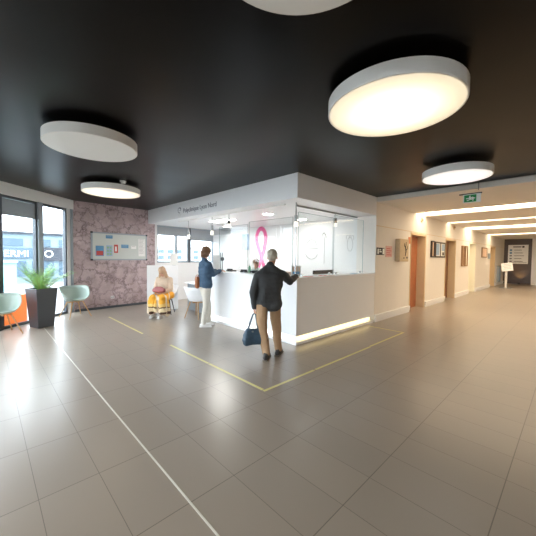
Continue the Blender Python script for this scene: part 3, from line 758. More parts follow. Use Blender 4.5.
o.tube([(4.6, -.142, 1.86), (4.7, -.142, 1.92), (4.75, -.142, 2.02)], [.014, .012, .006], 6); o.tube([(4.6, -.142, 1.95), (4.52, -.142, 2.0), (4.5, -.142, 2.08)], [.012, .012, .006], 6)
o.ell((4.5, -.142, 1.66), (.05, .006, .02)); o.ell((4.72, -.142, 1.67), (.06, .006, .03))
obj('drawing', o, M['frame_d'], t)
wallbox('sticker', 5.15, 5.31, 2.1, 2.3, .006, M['peach_d'], 'small orange sticker beside the first door', 'sticker')
def frame(label, x0, x1, z0, z1, d, fm_, pic):
    t = thing('picture_frame', label, 'picture', ((x0 + x1) / 2, 0, z0), group='pictures along the corridor wall')
    o = MB(); w = .05
    o.box(x0, -d, z0, x1, -.001, z0 + w); o.box(x0, -d, z1 - w, x1, -.001, z1); o.box(x0, -d, z0 + w, x0 + w, -.001, z1 - w); o.box(x1 - w, -d, z0 + w, x1, -.001, z1 - w)
    obj('frame', o, fm_, t)
    obj('picture', MB().box(x0 + w, -d * .5, z0 + w, x1 - w, -.001, z1 - w), pic, t)
    return t
frame('narrow dark frame just left of the photo frame, between first and second doors', 7.12, 7.42, 1.7, 2.28, .06, M['frame_d'], M['peach'])
f = frame('dark-framed group of bluish photographs left of the second door', 7.6, 8.74, 1.7, 2.27, .03, M['frame_d'], M['paper'])
obj('print', MB().box(7.68, -.018, 1.78, 8.05, -.0151, 2.2), M['lightblue'], f); obj('print', MB().box(8.35, -.018, 1.95, 8.65, -.0151, 2.2), M['lightblue'], f)
obj('divider', MB().box(8.14, -.03, 1.72, 8.19, -.0151, 2.25), M['frame_d'], f); obj('print', MB().box(8.4, -.018, 1.78, 8.62, -.0151, 1.9), M['frame_d'], f)
frame('tall brown panel picture, left of the pair beyond the second door', 11.1, 11.4, 1.33, 2.25, .07, M['frame_b'], M['peach'])
frame('tall brown panel picture, right of the pair, next to the third door', 11.62, 12.0, 1.33, 2.25, .07, M['frame_b'], M['palewood'])
frame('brown-framed picture with a dark figure beyond the third door', 15.1, 16.4, 1.75, 2.3, .04, M['frame_b'], M['peach'])
wallbox('grey_plaque', 16.75, 17.3, 1.7, 2.0, .04, M['alu'], 'grey plaque on the wall just before the fourth door', 'sign')
t = thing('leaning_panel', 'tall grey framed panel at the far end of the corridor wall', 'panel', (20.1, -.1, 0))
obj('panel_frame', MB().box(19.7, -.1, .2, 20.5, -.001, 1.25), M['alu'], t); obj('panel_face', MB().box(19.78, -.11, .3, 20.42, -.099, 1.15), M['lightblue'], t)
for x, z, lab in ((6.2, 3.0, 'first door'), (9.87, 3.03, 'second door')):
    t = thing('wall_sensor', 'small round beige sensor high on the wall above the ' + lab, 'sensor', (x, 0, z - .1), group='round wall sensors')
    obj('base', MB().cone((x, -.001, z - .08), .09, (x, -.03, z - .08), .085, 20), M['beige'], t); obj('eye', MB().ell((x, -.03, z - .08), (.04, .03, .04)), M['frame_b'], t)

# exit sign
t = thing('exit_sign', 'green and white emergency exit sign hanging below the ceiling edge', 'exit sign', (2.9, -2.2, ZC))
ex, ey = 2.9, 0
A = V((2.78, -2.03, 0)); B = V((2.98, -2.25, 0))
def EX(px, py, dx=0):
    # point on the plane x = 2.9 through this pixel, only used to size the fitting
    d = F_ + R_ * ((px - 268) / FPX) - U_ * ((py - 268) / FPX); return CAM + d * ((2.9 + dx - CAM.x) / d.x)
a = EX(464.5, 197.5); b_ = EX(478.5, 195.5); zt = EX(471, 195).z; zb = EX(471, 202).z
rodp = EX(478.5, 190)
obj('rod', MB().cone((2.9, rodp.y, rodp.z), .008, (2.9, rodp.y, ZC - .001), .008, 8), M['steel'], t)
c0 = EX(459.5, 193); c1 = EX(482, 190)
obj('bar', MB().box(2.875, c1.y, zt + .0151, 2.925, c0.y, zt + .035), M['black'], t)
obj('sign_body', MB().box(2.88, b_.y - .04, zb - .015, 2.92, a.y + .02, zt + .015), M['signwhite'], t)
obj('green_panel', MB().box(2.872, b_.y + .03, zb, 2.88, a.y, zt), M['green'], t)
yc = a.y - .10; zc = (zt + zb) / 2; h = zt - zb
o = MB(); o.ell((2.868, yc, zc + h * .30), (.006, h * .09, h * .09)); o.tube([(2.868, yc + .01, zc + h * .18), (2.868, yc - .01, zc - .02)], h * .08, 6)
o.tube([(2.868, yc - .01, zc - .02), (2.868, yc - .06, zc - h * .2), (2.868, yc - .05, zc - h * .4)], h * .06, 6); o.tube([(2.868, yc - .01, zc - .02), (2.868, yc + .05, zc - h * .3)], h * .06, 6)
o.tube([(2.868, yc + .01, zc + h * .15), (2.868, yc - .07, zc + h * .05)], h * .05, 6); obj('running_figure', o, M['signwhite'], t)
ya = b_.y + .1; o = MB(); o.box(2.866, ya - .02, zc - h * .06, 2.872, ya + .1, zc + h * .06)
o.quad([V((2.866, ya - .06, zc)), V((2.866, ya + .0, zc + h * .22)), V((2.866, ya + .0, zc - h * .22))], [(0, 1, 2)]); obj('arrow', o, M['signwhite'], t)

# end wall board, floor stand, uplight
t = thing('directory_board', 'large white directory board on the brown end wall', 'sign', (22.2, -.76, 1.38))
def BB(y0, z0, y1, z1, layer=1): return MB().box(22.2 - .05 - .006 * layer, (y0 + .56) * 1.128 - .225, (z0 - 1.42) * 1.14 + 1.38, 22.15 if layer else 22.2, (y1 + .56) * 1.128 - .225, (z1 - 1.42) * 1.14 + 1.38)
obj('board', BB(-1.50, 1.42, -.56, 2.55, 0), M['panelwhite'], t)
obj('heading', BB(-1.18, 2.40, -.80, 2.46), M['greyink'], t)
for i in range(5):
    z = 2.24 - i * .17; obj('text_row', BB(-1.2 - .06 * (i % 3), z - .015, -.85, z + .015), M['greyink'], t)
    if i > 1: obj('icon', BB(-.75, z - .035, -.64, z + .035), M['greyink'], t)
obj('text_row', BB(-1.45, 1.5, -.62, 1.52), M['greyink'], t)
obj('icon', BB(-1.32, 2.38, -1.22, 2.48), M['darkink'], t)
for z in (2.24, 2.07): obj('icon', BB(-.75, z - .05, -.64, z + .05), M['blue'], t, label='blue square icon')
t = thing('floor_sign', 'white tilted notice on a post standing before the brown end wall', 'floor sign', (17.8, -.73, 0))
obj('base', MB().box(17.6, -1.0, 0, 18.0, -.45, .02), M['steel'], t)
obj('post', MB().cone((17.8, -.73, .02), .06, (17.8, -.73, 1.02), .06, 10), M['white'], t)
mt = Matrix.Translation((17.74, -.73, 1.22)) @ Matrix.Rotation(math.radians(-9), 4, 'X') @ Matrix.Rotation(math.radians(14), 4, 'Y')
obj('panel', MB().box(-.02, -.30, -.24, .02, .22, .24, mt), M['panelwhite'], t)
o = MB()
for i in range(4): o.box(-.026, -.22, -.12 + i * .09, -.02, .15 - .05 * (i % 2), -.105 + i * .09, mt)
obj('print', o, M['greydraw'], t)
t = thing('floor_uplight', 'small added lamp at the foot of the brown end wall, supplying a golden glow', 'lamp', (21.9, -.9, 0))
obj('lamp_body', MB().lathe([(.07, 0), (.07, .09), (.055, .1)], (21.9, -.9, 0), 16), M['black'], t)
ld = bpy.data.lights.new('uplight', 'SPOT'); ld.energy = 14; ld.color = (1, .68, .22); ld.spot_size = math.radians(75); ld.spot_blend = .7; ld.shadow_soft_size = .05  # added lamp and spot that make the golden glow low on the wall
lo = bpy.data.objects.new('uplight', ld); COL.objects.link(lo); lo.location = (21.85, -.9, .16); lo.rotation_euler = (0, math.radians(-158), 0); lo.parent = None

# ------------------------------------------------------------------ things on the counter
def on(x, y): return (x, y, 1.262)
t = thing('card_holder', 'framed blue and white paper notice standing at the counter corner', 'notice stand', on(.52, .42))
mt = Matrix.Translation((.50, .455, 1.262)) @ Matrix.Rotation(math.radians(-42), 4, 'Z')
obj('frame', MB().box(-.10, -.006, 0, .10, .006, .21, mt), M['panelwhite'], t)
obj('print', MB().box(-.082, -.009, .03, .082, -.006, .19, mt), M['peach'], t); obj('print', MB().box(-.07, -.012, .035, .07, -.009, .09, mt), M['blue'], t, label='blue band')
obj('foot', MB().box(-.08, -.04, 0, .08, .05, .006, mt), M['screenedge'], t)
solo('paper_stack', MB().box(.35, .6, 1.2625, .52, .9, 1.34), M['peach'], 'peach coloured stack of papers on the counter behind the man', 'papers', on(.43, .75))
for i, (x, y, a, m_, lab) in enumerate(((.48, .13, 12, 'red', 'red leaflet lying nearest the counter corner'), (.72, .16, -8, 'paper', 'white leaflet lying between the red leaflets'), (.98, .14, 20, 'red', 'second red leaflet on the right counter'), (1.25, .15, -15, 'peach', 'peach leaflet on the right counter'), (1.55, .16, 5, 'paper', 'white sheet lying near the black tray'), (2.3, .16, 5, 'lightblue', 'pale blue leaflet at the right end of the counter'))):
    mt = Matrix.Translation((x, y, 1.2625)) @ Matrix.Rotation(math.radians(a), 4, 'Z')
    t = thing('leaflet', lab, 'leaflet', (x, y, 1.2625), group='leaflets on the right counter')
    obj('sheet', MB().box(-.1, -.07, 0, .1, .07, .006, mt), M[m_], t)
    obj('print', MB().box(-.06, -.04, .006, .05, .0, .007, mt), M['paper' if m_ == 'red' else 'greydraw'], t)
t = thing('monitor', 'low black computer screen seen behind the right counter', 'monitor', (1.72, .66, .76))
obj('screen', MB().box(1.32, .62, 1.02, 2.12, .66, 1.345), M['black'], t, bevel=.006)
obj('stand', MB().box(1.68, .66, .8, 1.76, .69, 1.1), M['black'], t); obj('foot', MB().box(1.58, .62, .76, 1.86, .82, .772), M['black'], t)
t = thing('staff_desk', 'white staff work surface behind the right counter', 'desk', (1.8, .8, 0))
obj('desk_top', MB().box(.62, .56, .73, 3.0, 1.15, .76), M['panelwhite'], t); 
for x in (.7, 2.85): obj('leg', MB().box(x, 1.05, 0, x + .06, 1.11, .73), M['alu'], t)
def phone(x, y, lab):
    t = thing('desk_phone', lab, 'telephone', on(x, y), math.radians(8), 'desk telephones')
    obj('base', MB().quad and MB().prism([(-.09, -.1), (.09, -.1), (.09, .1), (-.09, .1)], 0, .035), M['black'], t, world=False, bevel=.006)
    o = MB(); o.capsule((-.055, -.08, .055), .02, (-.055, .08, .055), .02); obj('handset', o, M['black'], t, world=False, smooth=True)
    obj('keypad', MB().box(.0, -.07, .035, .07, .05, .039), M['greydraw'], t, world=False)
phone(.46, 2.62, 'black desk telephone on the left counter near the woman'); phone(.46, 2.05, 'black desk telephone beside the green bottle')
t = thing('bottle', 'slim green gel bottle on the left counter', 'bottle', on(.46, 1.9))
obj('body', MB().lathe([(.03, 0), (.033, .01), (.033, .13), (.015, .16), (.013, .17)], on(.46, 1.9), 16), M['bottleg'], t, smooth=False)
obj('cap', MB().lathe([(.012, .17), (.014, .2), (.006, .21)], on(.46, 1.9), 12), M['white'], t)
t = thing('letter_tray', 'black letter tray on the counter right behind the bottle', 'tray', on(.46, 1.6))
o = MB(); o.box(.34, 1.44, 1.2625, .56, 1.74, 1.268); o.box(.34, 1.44, 1.268, .345, 1.74, 1.32); o.box(.555, 1.44, 1.268, .56, 1.74, 1.32); o.box(.345, 1.735, 1.268, .555, 1.74, 1.32); obj('tray_body', o, M['black'], t)
obj('papers', MB().box(.355, 1.46, 1.269, .545, 1.72, 1.29), M['paper'], t)
t = thing('notice_stand', 'tall white notice in a clear stand on the counter before the woman', 'notice stand', on(.22, 2.93))
mt = Matrix.Translation((.2, 2.92, 1.262)) @ Matrix.Rotation(math.radians(-38), 4, 'Z')
obj('sheet', MB().box(-.09, -.004, .01, .09, .004, .42, mt), M['paper'], t); obj('foot', MB().box(-.09, -.05, 0, .09, .05, .01, mt), M['screenedge'], t)
t = thing('intercom', 'black round speaker intercom on a thin stalk at the counter', 'intercom', on(.26, 2.75))
obj('stalk', MB().cone((.26, 2.74, 1.262), .008, (.26, 2.74, 1.62), .006, 8), M['steel'], t)
obj('speaker', MB().cone((.25, 2.74, 1.58), .05, (.28, 2.75, 1.58), .05, 20), M['black'], t)
t = thing('screen_notice', 'white paper notice standing on the top of the privacy screen', 'notice', (.02, 4.9, 1.36))
mt = Matrix.Translation((.02, 4.92, 1.362)) @ Matrix.Rotation(math.radians(-30), 4, 'Z')
obj('sheet', MB().box(-.11, -.004, .0, .11, .004, .36, mt), M['paper'], t); obj('foot', MB().box(-.05, -.03, 0, .05, .03, .006, mt), M['screenedge'], t)
# office chair back deep in the reception
t = thing('office_chair', 'pale grey office chair with a round back behind the counter', 'office chair', (1.45, 2.6, 0), math.radians(40))
obj('backrest', MB().ell((0, .22, 1.2), (.24, .04, .42)), M['header'], t, world=False, smooth=True)
obj('seat', MB().ell((0, 0, .55), (.25, .25, .06)), M['header'], t, world=False, smooth=True)
obj('back_bar', MB().tube([(0, .1, .5), (0, .27, .6), (0, .26, .95)], .02), M['alu'], t, world=False)
obj('post', MB().cone((0, 0, .08), .025, (0, 0, .52), .025), M['steel'], t, world=False)
for k in range(5):
    a = k * 2 * PI / 5; obj('leg', MB().cone((0, 0, .09), .02, (.28 * math.cos(a), .28 * math.sin(a), .025), .025), M['black'], t, world=False)

# ------------------------------------------------------------------ people
def remesh(name, mb, m, parent, vox=.008, smooth_it=4, nz=0, label=None, nscale=9):
    bm = mb.bm; bmesh.ops.recalc_face_normals(bm, faces=bm.faces)
    me = bpy.data.meshes.new('tmp'); bm.to_mesh(me); bm.free()
    o = bpy.data.objects.new('tmp', me); COL.objects.link(o)
    r = o.modifiers.new('r', 'REMESH'); r.mode = 'VOXEL'; r.voxel_size = vox; r.use_smooth_shade = True
    s = o.modifiers.new('s', 'SMOOTH'); s.factor = .5; s.iterations = smooth_it
    dg = bpy.context.evaluated_depsgraph_get(); me2 = bpy.data.meshes.new_from_object(o.evaluated_get(dg))
    bpy.data.objects.remove(o)
    if nz:
        ns = [v.normal.copy() for v in me2.vertices]
        for v, n_ in zip(me2.vertices, ns):
            p = v.co
            q = V((p.x * nscale, p.y * nscale, p.z * nscale * .45))
            v.co = p + n_ * (nz * noise.noise(q) + nz * .5 * abs(noise.noise(q * 2.3)))
    me2.transform(mworld(parent).inverted()); me2.name = name; me2.materials.clear(); me2.materials.append(m)
    for p in me2.polygons: p.use_smooth = True
    q = bpy.data.objects.new(name, me2); COL.objects.link(q); q.parent = parent
    if label: q['label'] = label
    return q
def hand(mb, w, d, n, thumb, curl=.5, k=1.0):
    """w wrist, d towards the fingers, n palm normal, thumb +1/-1 which side"""
    d = V(d).normalized(); n = V(n); n = (n - d * n.dot(d)).normalized(); sd = d.cross(n) * thumb
    for i in range(4):
        kn = w + d * (.088 - .004 * abs(i - 1)) * k + sd * (1.5 - i) * .021 * k
        mb.capsule(w + sd * (1.5 - i) * .010 * k, .015 * k, kn, .0125 * k, 8, 3)
        L = (.070, .080, .074, .058)[i] * k; c = curl; p = kn; dd = d
        for seg, fr in enumerate((.45, .32, .23)):
            ang = c * (seg + 1) * .75; dd = d * math.cos(ang) + n * math.sin(ang)
            q = p + dd * L * fr; mb.capsule(p, (.0100 - .0008 * seg) * k, q, (.0094 - .0008 * seg) * k, 8, 3); p = q
    p0 = w + d * .025 * k + sd * .018 * k; p1 = p0 + (d * .6 + sd * .7 + n * .25).normalized() * .042 * k; p2 = p1 + (d * .85 + sd * .3 + n * .4).normalized() * .036 * k
    mb.capsule(p0, .015 * k, p1, .012 * k, 8, 3); mb.capsule(p1, .0115 * k, p2, .009 * k, 8, 3)
def head(mb, c, f, up, k=1.0):
    f = V(f).normalized(); up = V(up).normalized(); r = f.cross(up).normalized(); up = r.cross(f).normalized()
    fr = Matrix((r, f, up)).transposed()
    def L(x, y, z): return c + fr @ V((x, y, z)) * k
    mb.ell(L(0, -.012, .025), (.076 * k, .092 * k, .092 * k), fr); mb.ell(L(0, .018, -.035), (.060 * k, .068 * k, .080 * k), fr)
    mb.ell(L(0, .055, -.082), (.030 * k, .026 * k, .024 * k), fr); mb.capsule(L(0, .082, .008), .008 * k, L(0, .104, -.028), .013 * k, 8, 4)
    mb.capsule(L(-.03, .076, .022), .010 * k, L(.03, .076, .022), .010 * k, 8, 3)
    for s_ in (-1, 1): mb.ell(L(s_ * .077, -.008, -.012), (.010 * k, .020 * k, .032 * k), fr)
    mb.capsule(L(-.018, .080, -.058), .007 * k, L(.018, .080, -.058), .007 * k, 8, 3)
    return L, fr
def face_parts(L, parent, k=1.0):
    for s_ in (-1, 1): obj('eye', MB().ell(L(s_ * .031, .079, 0), (.010 * k,) * 3, n=10, k=8), M['eye'], parent, smooth=True)
    obj('mouth', MB().capsule(L(-.018, .084, -.058), .006 * k, L(.018, .084, -.058), .006 * k, 8, 3), M['lip'], parent, smooth=True)
def torso(mb, J, k, g=0):
    """neck, chest, pelvis, shoulders, hips; g = extra thickness"""
    sl, sr, hl, hr = J['sl'], J['sr'], J['hl'], J['hr']; nk = J['neck']; sc = (sl + sr) / 2; hc = (hl + hr) / 2
    ax = (sc - hc); rt = (sr - sl).normalized()
    mb.capsule(sl.lerp(sc, .12), (.058 + g) * k, sr.lerp(sc, .12), (.058 + g) * k)
    mb.capsule(nk, (.052 + g) * k, sl.lerp(sc, .25), (.05 + g) * k); mb.capsule(nk, (.052 + g) * k, sr.lerp(sc, .25), (.05 + g) * k)
    for t_, w, r in ((.16, .088, .100), (.34, .085, .103), (.52, .070, .098), (.70, .066, .098), (.86, .078, .102), (1.0, .086, .104)):
        c = sc - ax * t_; mb.capsule(c - rt * w * k, (r + g) * k, c + rt * w * k, (r + g) * k)
def limb(mb, a, b, c, r0, r1, r2, g=0):
    mb.capsule(a, r0 + g, b, r1 + g); mb.capsule(b, r1 + g, c, r2 + g)
def figure(name, label, J, k=1.0, vox=.0065):
    base = J['base']
    t = thing('person', label, 'person', base)
    mb = MB(); torso(mb, J, k, -.008)
    mb.capsule(J['neck'] - V((0, 0, .03)), .058 * k, J['head'] - J['hup'] * .05 * k, .052 * k)
    L, fr = head(mb, J['head'], J['hf'], J['hup'], k)
    for s_ in 'lr':
        limb(mb, J['s' + s_], J['e' + s_], J['w' + s_], .050 * k, .040 * k, .027 * k)
        hd_ = J['hand' + s_]; hand(mb, J['w' + s_], hd_[0], hd_[1], hd_[2], hd_[3], k)
        limb(mb, J['h' + s_], J['k' + s_], J['a' + s_], .082 * k, .056 * k, .036 * k)
        ff = J['f' + s_].normalized(); mb.capsule(J['a' + s_] - V((0, 0, .04 * k)) - ff * .03, .03 * k, J['a' + s_] - V((0, 0, .055 * k)) + ff * .12 * k, .024 * k)
    body = remesh('body', mb, M['skin'], t, vox, 3)
    return t, L, fr
def shoes(t, J, m, k=1.0):
    for s_ in 'lr':
        ff = V((J['f' + s_].x, J['f' + s_].y, 0)).normalized(); a = J['a' + s_].copy(); a.z -= .095 * k; z0 = a.z
        sd = V((-ff.y, ff.x, 0))
        mb = MB(); mb.capsule(a - ff * .05 * k + V((0, 0, .05)), .042 * k, a + ff * .03 * k + V((0, 0, .055)), .046 * k); mb.capsule(a + V((0, 0, .055)), .048 * k, a + ff * .15 * k + V((0, 0, .038)), .036 * k)
        mb.capsule(a + V((0, 0, .06)) - ff * .02, .046 * k, a + V((0, 0, .10)) - ff * .02, .045 * k)
        sh = remesh('shoe', mb, m, t, .007, 4)
        so = MB(); so.obox(a, ff, sd, -.10 * k, .19 * k, -.042 * k, .042 * k, z0 - .001, z0 + .022); obj('sole', so, M['sole'] if m is M['shoe'] else M['wshoe'], sh, bevel=.012)
def PX(x, y, d): return at(x, y, d)
fw = V((F_.x, F_.y, 0)).normalized(); rt = V((R_.x, R_.y, 0)).normalized(); UP = V((0, 0, 1))

# --- the man at the counter corner (seen from behind)
D = 4.80
def G(x, y, d):  # ground-anchored helper
    return PX(x, y, d)
hl, hr = G(262.3, 304, 4.78), G(274.5, 303, 4.86)
J = dict(head=G(272.2, 257.2, 4.90), hf=(fw * .95 + rt * .05 - UP * .22), hup=(UP * .97 + fw * .2).normalized(), neck=G(270.2, 267.8, 4.80),
         sl=G(257.6, 276.2, 4.76), sr=G(283.0, 274.5, 4.86), hl=hl, hr=hr,
         kl=G(262.5, 331, 4.76), kr=G(276.3, 328, 4.96), al=G(266.3, 355.0, 4.74), ar=G(278.3, 350.0, 4.98), fl=(fw + rt * .25), fr=(fw + rt * .35),
         el=G(253.4, 292.5, 4.72), wl=G(254.3, 306.5, 4.78), er=G(289.5, 281.5, 4.95))
J['wr'] = V((-.07, -.03, 1.295)); J['base'] = V((-.80, -.17, 0))
J['handl'] = (V((0, 0, -1)) + fw * .15, rt, -1, 1.15); J['handr'] = (V((.86, .5, -.16)), V((0, 0, -1)), 1, .28)
J['handl'] = (V((0, 0, -1)) + fw * .1, rt, 1, 1.2)
k = 1.03
for s_ in 'lr':
    pass
J['al'].z = .098; J['ar'].z = .098
t, L, fr = figure('man', 'grey-haired man in a dark jacket and khaki trousers, seen from behind', J, k)
face_parts(L, t, k)
mb = MB(); torso(mb, dict(J, hl=J['hl'] + V((0, 0, .03)), hr=J['hr'] + V((0, 0, .03))), k, .026)
hc = (J['hl'] + J['hr']) / 2; mb.capsule(hc - rt * .10 + V((0, 0, .0)), .128, hc + rt * .10 + V((0, 0, .0)), .128)
mb.capsule(J['neck'], .072, J['neck'] + V((0, 0, .045)) + fw * .02, .066)
limb(mb, J['sl'], J['el'], J['wl'], .074, .064, .050); limb(mb, J['sr'], J['er'], J['wr'] + (J['er'] - J['wr']).normalized() * .03, .074, .062, .046)
remesh('jacket', mb, M['jacket'], t, .009, 5, .014)
mb = MB(); mb.capsule(J['hl'], .108, J['hr'], .108)
for s_ in 'lr': limb(mb, J['h' + s_], J['k' + s_], J['a' + s_] + V((0, 0, .015)), .100, .078, .062)
remesh('trousers', mb, M['khaki'], t, .009, 4, .016)
shoes(t, J, M['shoe'], k)
mb = MB(); mb.ell(L(0, -.022, .042), (.084 * k, .098 * k, .088 * k), fr); mb.ell(L(0, -.062, -.012), (.072 * k, .055 * k, .062 * k), fr)
remesh('hair', mb, M['greyhair'], t, .008, 2, .010, nscale=30)
# bag in his left hand
bp = G(252.9, 336.5, 4.72); bp.z = max(bp.z, .2)
hp = J['wl'] + V((0, 0, -.12)) + fw * .02
bg = thing('handbag', 'navy leather holdall hanging from the left hand of the man', 'bag', (bp.x, bp.y, bp.z - .15))
mb = MB(); dr = (rt * .95 + fw * .3).normalized(); nn = V((-dr.y, dr.x, 0))
for z, w, th in ((-.085, .105, .055), (-.04, .115, .06), (.02, .11, .055), (.07, .095, .042), (.10, .085, .03)):
    mb.capsule(bp - dr * w + V((0, 0, z)), th, bp + dr * w + V((0, 0, z)), th)
remesh('bag_body', mb, M['navy'], bg, .009, 5, .012, nscale=7)
for s_ in (-1, 1):
    a0 = bp - dr * .085 + V((0, 0, .10)) + nn * .03 * s_; a1 = bp + dr * .085 + V((0, 0, .10)) + nn * .03 * s_; top = hp + nn * .008 * s_
    obj('handle', MB().tube([a0, a0.lerp(top, .55) - dr * .012, top - dr * .02 - V((0, 0, .01)), top, top + dr * .02 - V((0, 0, .01)), a1.lerp(top, .55) + dr * .012, a1], .009, 8), M['navy'], bg, smooth=True)
obj('clasp', MB().ell(bp + V((0, 0, .09)) - fw * .05, (.018, .018, .012)), M['steel'], bg, smooth=True)

# --- woman at the left end of the counter, turned to the right
fx_ = (rt * .75 + fw * .66).normalized(); sx_ = V((fx_.y, -fx_.x, 0))     # sx_: her right side
def Wp(x, y, d): return PX(x, y, d)
D = 7.0
J = dict(head=Wp(206.6, 252.0, 7.05), hf=fx_ - UP * .25, hup=(UP + fx_ * .2).normalized(), neck=Wp(204.3, 260.6, 7.02), base=V((-.36, 2.47, 0)))
mid = Wp(205.3, 264.8, 7.0); J['sl'] = mid - sx_ * .165; J['sr'] = mid + sx_ * .165
hm = Wp(205.2, 286.5, 7.02); J['hl'] = hm - sx_ * .075; J['hr'] = hm + sx_ * .075
J['ar'] = V((-.52, 2.36, .098)); J['al'] = V((-.30, 2.52, .098)); J['kr'] = J['hr'].lerp(J['ar'], .52) + fx_ * .03; J['kl'] = J['hl'].lerp(J['al'], .52) + fx_ * .05
J['fl'] = rt; J['fr'] = rt + fw * .15
wr_ = V((.02, 2.47, 1.30)); wl_ = V((.02, 2.66, 1.30)); J['wr'] = wr_; J['wl'] = wl_
J['er'] = J['sr'].lerp(wr_, .42) + V((-.05, -.04, -.16)); J['el'] = J['sl'].lerp(wl_, .45) + V((0, 0, -.15))
J['handr'] = (V((1, .1, -.05)), V((0, 0, -1)), -1, .35); J['handl'] = (V((1, -.3, -.05)), V((0, 0, -1)), 1, .35)
k = .98
t, L, fr = figure('woman', 'brown-haired woman in blue denim jacket and white trousers, leaning on the counter', J, k)
face_parts(L, t, k)
mb = MB(); torso(mb, dict(J, hl=J['hl'] + V((0, 0, .05)), hr=J['hr'] + V((0, 0, .05))), k, .028)
mb.capsule(J['neck'], .062, J['neck'] + V((0, 0, .03)), .058)
for s_ in 'lr': limb(mb, J['s' + s_], J['e' + s_], J['e' + s_].lerp(J['w' + s_], .9), .072, .062, .048)
remesh('denim_jacket', mb, M['denim'], t, .009, 4, .012)
mb = MB(); mb.capsule(J['hl'], .112, J['hr'], .112)
for s_ in 'lr': limb(mb, J['h' + s_], J['k' + s_], J['a' + s_] + V((0, 0, .02)), .105, .082, .066)
remesh('trousers', mb, M['whitecloth'], t, .009, 4, .010)
shoes(t, J, M['wshoe'], k)
mb = MB(); mb.ell(L(0, -.018, .045), (.096, .112, .096), fr); mb.ell(L(0, -.06, -.055), (.094, .076, .11), fr); mb.ell(L(.06, -.02, -.03), (.03, .06, .09), fr); mb.ell(L(-.06, -.02, -.03), (.03, .06, .09), fr)
remesh('hair', mb, M['brownhair'], t, .009, 3, .016, nscale=22)
hb = Wp(197.2, 283, 6.98)
b2 = thing('handbag', 'small tan brown bag at the hip of the woman', 'bag', hb)
mb = MB(); mb.capsule(hb + V((0, 0, .1)), .05, hb - V((0, 0, .08)), .055); remesh('bag_body', mb, M['tan'], b2, .01, 3, .008)
sh_ = J['sl'] + V((0, 0, .06))
obj('handle', MB().tube([hb + fx_ * (.04 * math.cos(PI * i / 10)) + V((0, 0, .13 + .06 * math.sin(PI * i / 10))) for i in range(11)], .008), M['tan'], b2, smooth=True)

# --- seated visitor, head bowed, facing the viewer
fc = -(fw * .92 + rt * .12).normalized(); sr_ = V((fc.y, -fc.x, 0))     # sr_: the visitor's right
seat = V((-.49, 4.40, 0))
hm = seat + V((0, 0, .55))
J = dict(base=V((-.61, 4.30, 0)), head=hm + fc * .20 + V((0, 0, .66)), hf=fc * .75 - UP * .6, hup=(UP * .8 + fc * .6).normalized(), neck=hm + fc * .10 + V((0, 0, .54)))
mid = hm + fc * .07 + V((0, 0, .44)); J['sl'] = mid - sr_ * .17; J['sr'] = mid + sr_ * .17; J['hl'] = hm - sr_ * .09; J['hr'] = hm + sr_ * .09
J['kl'] = hm + fc * .42 - sr_ * .12 + V((0, 0, -.03)); J['kr'] = hm + fc * .42 + sr_ * .12 + V((0, 0, -.03))
J['al'] = V((J['kl'].x, J['kl'].y, .098)) + fc * .06; J['ar'] = V((J['kr'].x, J['kr'].y, .098)) + fc * .02; J['fl'] = fc; J['fr'] = fc
J['el'] = J['sl'] - sr_ * .05 + fc * .06 + V((0, 0, -.26)); J['er'] = J['sr'] + sr_ * .05 + fc * .06 + V((0, 0, -.26))
J['wl'] = hm + fc * .30 - sr_ * .08 + V((0, 0, .10)); J['wr'] = hm + fc * .30 + sr_ * .08 + V((0, 0, .10))
J['handl'] = (fc * .6 + sr_ * .7 - UP * .2, V((0, 0, -1)), 1, .5); J['handr'] = (fc * .6 - sr_ * .7 - UP * .2, V((0, 0, -1)), -1, .5)
k = .98
t, L, fr = figure('visitor', 'seated blond visitor with bowed head, wrapped in a yellow and brown plaid coat', J, k)
face_parts(L, t, k)
mb = MB(); torso(mb, J, k, .022)
mb.capsule(J['neck'], .07, J['neck'] + V((0, 0, .02)), .066)
for s_ in 'lr': limb(mb, J['s' + s_], J['e' + s_], J['e' + s_].lerp(J['w' + s_], .88), .072, .062, .048)
remesh('cream_cardigan', mb, M['knit'], t, .010, 4, .014)
mb = MB()
for s_, sg in (('l', -1), ('r', 1)):
    kn = J['k' + s_]; an = J['a' + s_]
    mb.capsule(J['h' + s_], .115, kn + fc * .03, .10); mb.capsule(kn, .10, an + V((0, 0, .08)) + fc * .03 + sr_ * sg * .07, .10); mb.capsule(kn + sr_ * sg * .06, .08, an + sr_ * sg * .12 + V((0, 0, .03)) - fc * .1, .09)
mb.capsule((J['kl'] + J['kr']) / 2, .10, (J['al'] + J['ar']) / 2 + V((0, 0, .10)), .09)
mb.capsule(J['hl'] - sr_ * .08, .09, J['hr'] + sr_ * .08, .09)
remesh('plaid_coat', mb, M['plaid'], t, .011, 4, .035, nscale=8)
shoes(t, J, M['wshoe'], k)
mb = MB(); mb.ell(L(0, -.02, .045), (.090, .108, .094), fr)
for sg in (-1, 1):
    mb.capsule(L(sg * .07, .0, .0), .035, L(sg * .085, .03, -.16), .045); mb.capsule(L(sg * .085, .03, -.16), .045, L(sg * .09, .02, -.30), .03)
mb.ell(L(0, -.06, -.06), (.085, .05, .12), fr)
remesh('hair', mb, M['blond'], t, .010, 3, .018, nscale=20)
bp = hm + fc * .37 + V((0, 0, .17))
b3 = thing('handbag', 'rose pink handbag held on the lap of the seated visitor', 'bag', bp - V((0, 0, .05)))
mb = MB(); mb.capsule(bp - sr_ * .12, .062, bp + sr_ * .12, .062); mb.capsule(bp - sr_ * .08 + V((0, 0, .05)), .045, bp + sr_ * .08 + V((0, 0, .05)), .045)
remesh('bag_body', mb, M['rose'], b3, .01, 4, .008)
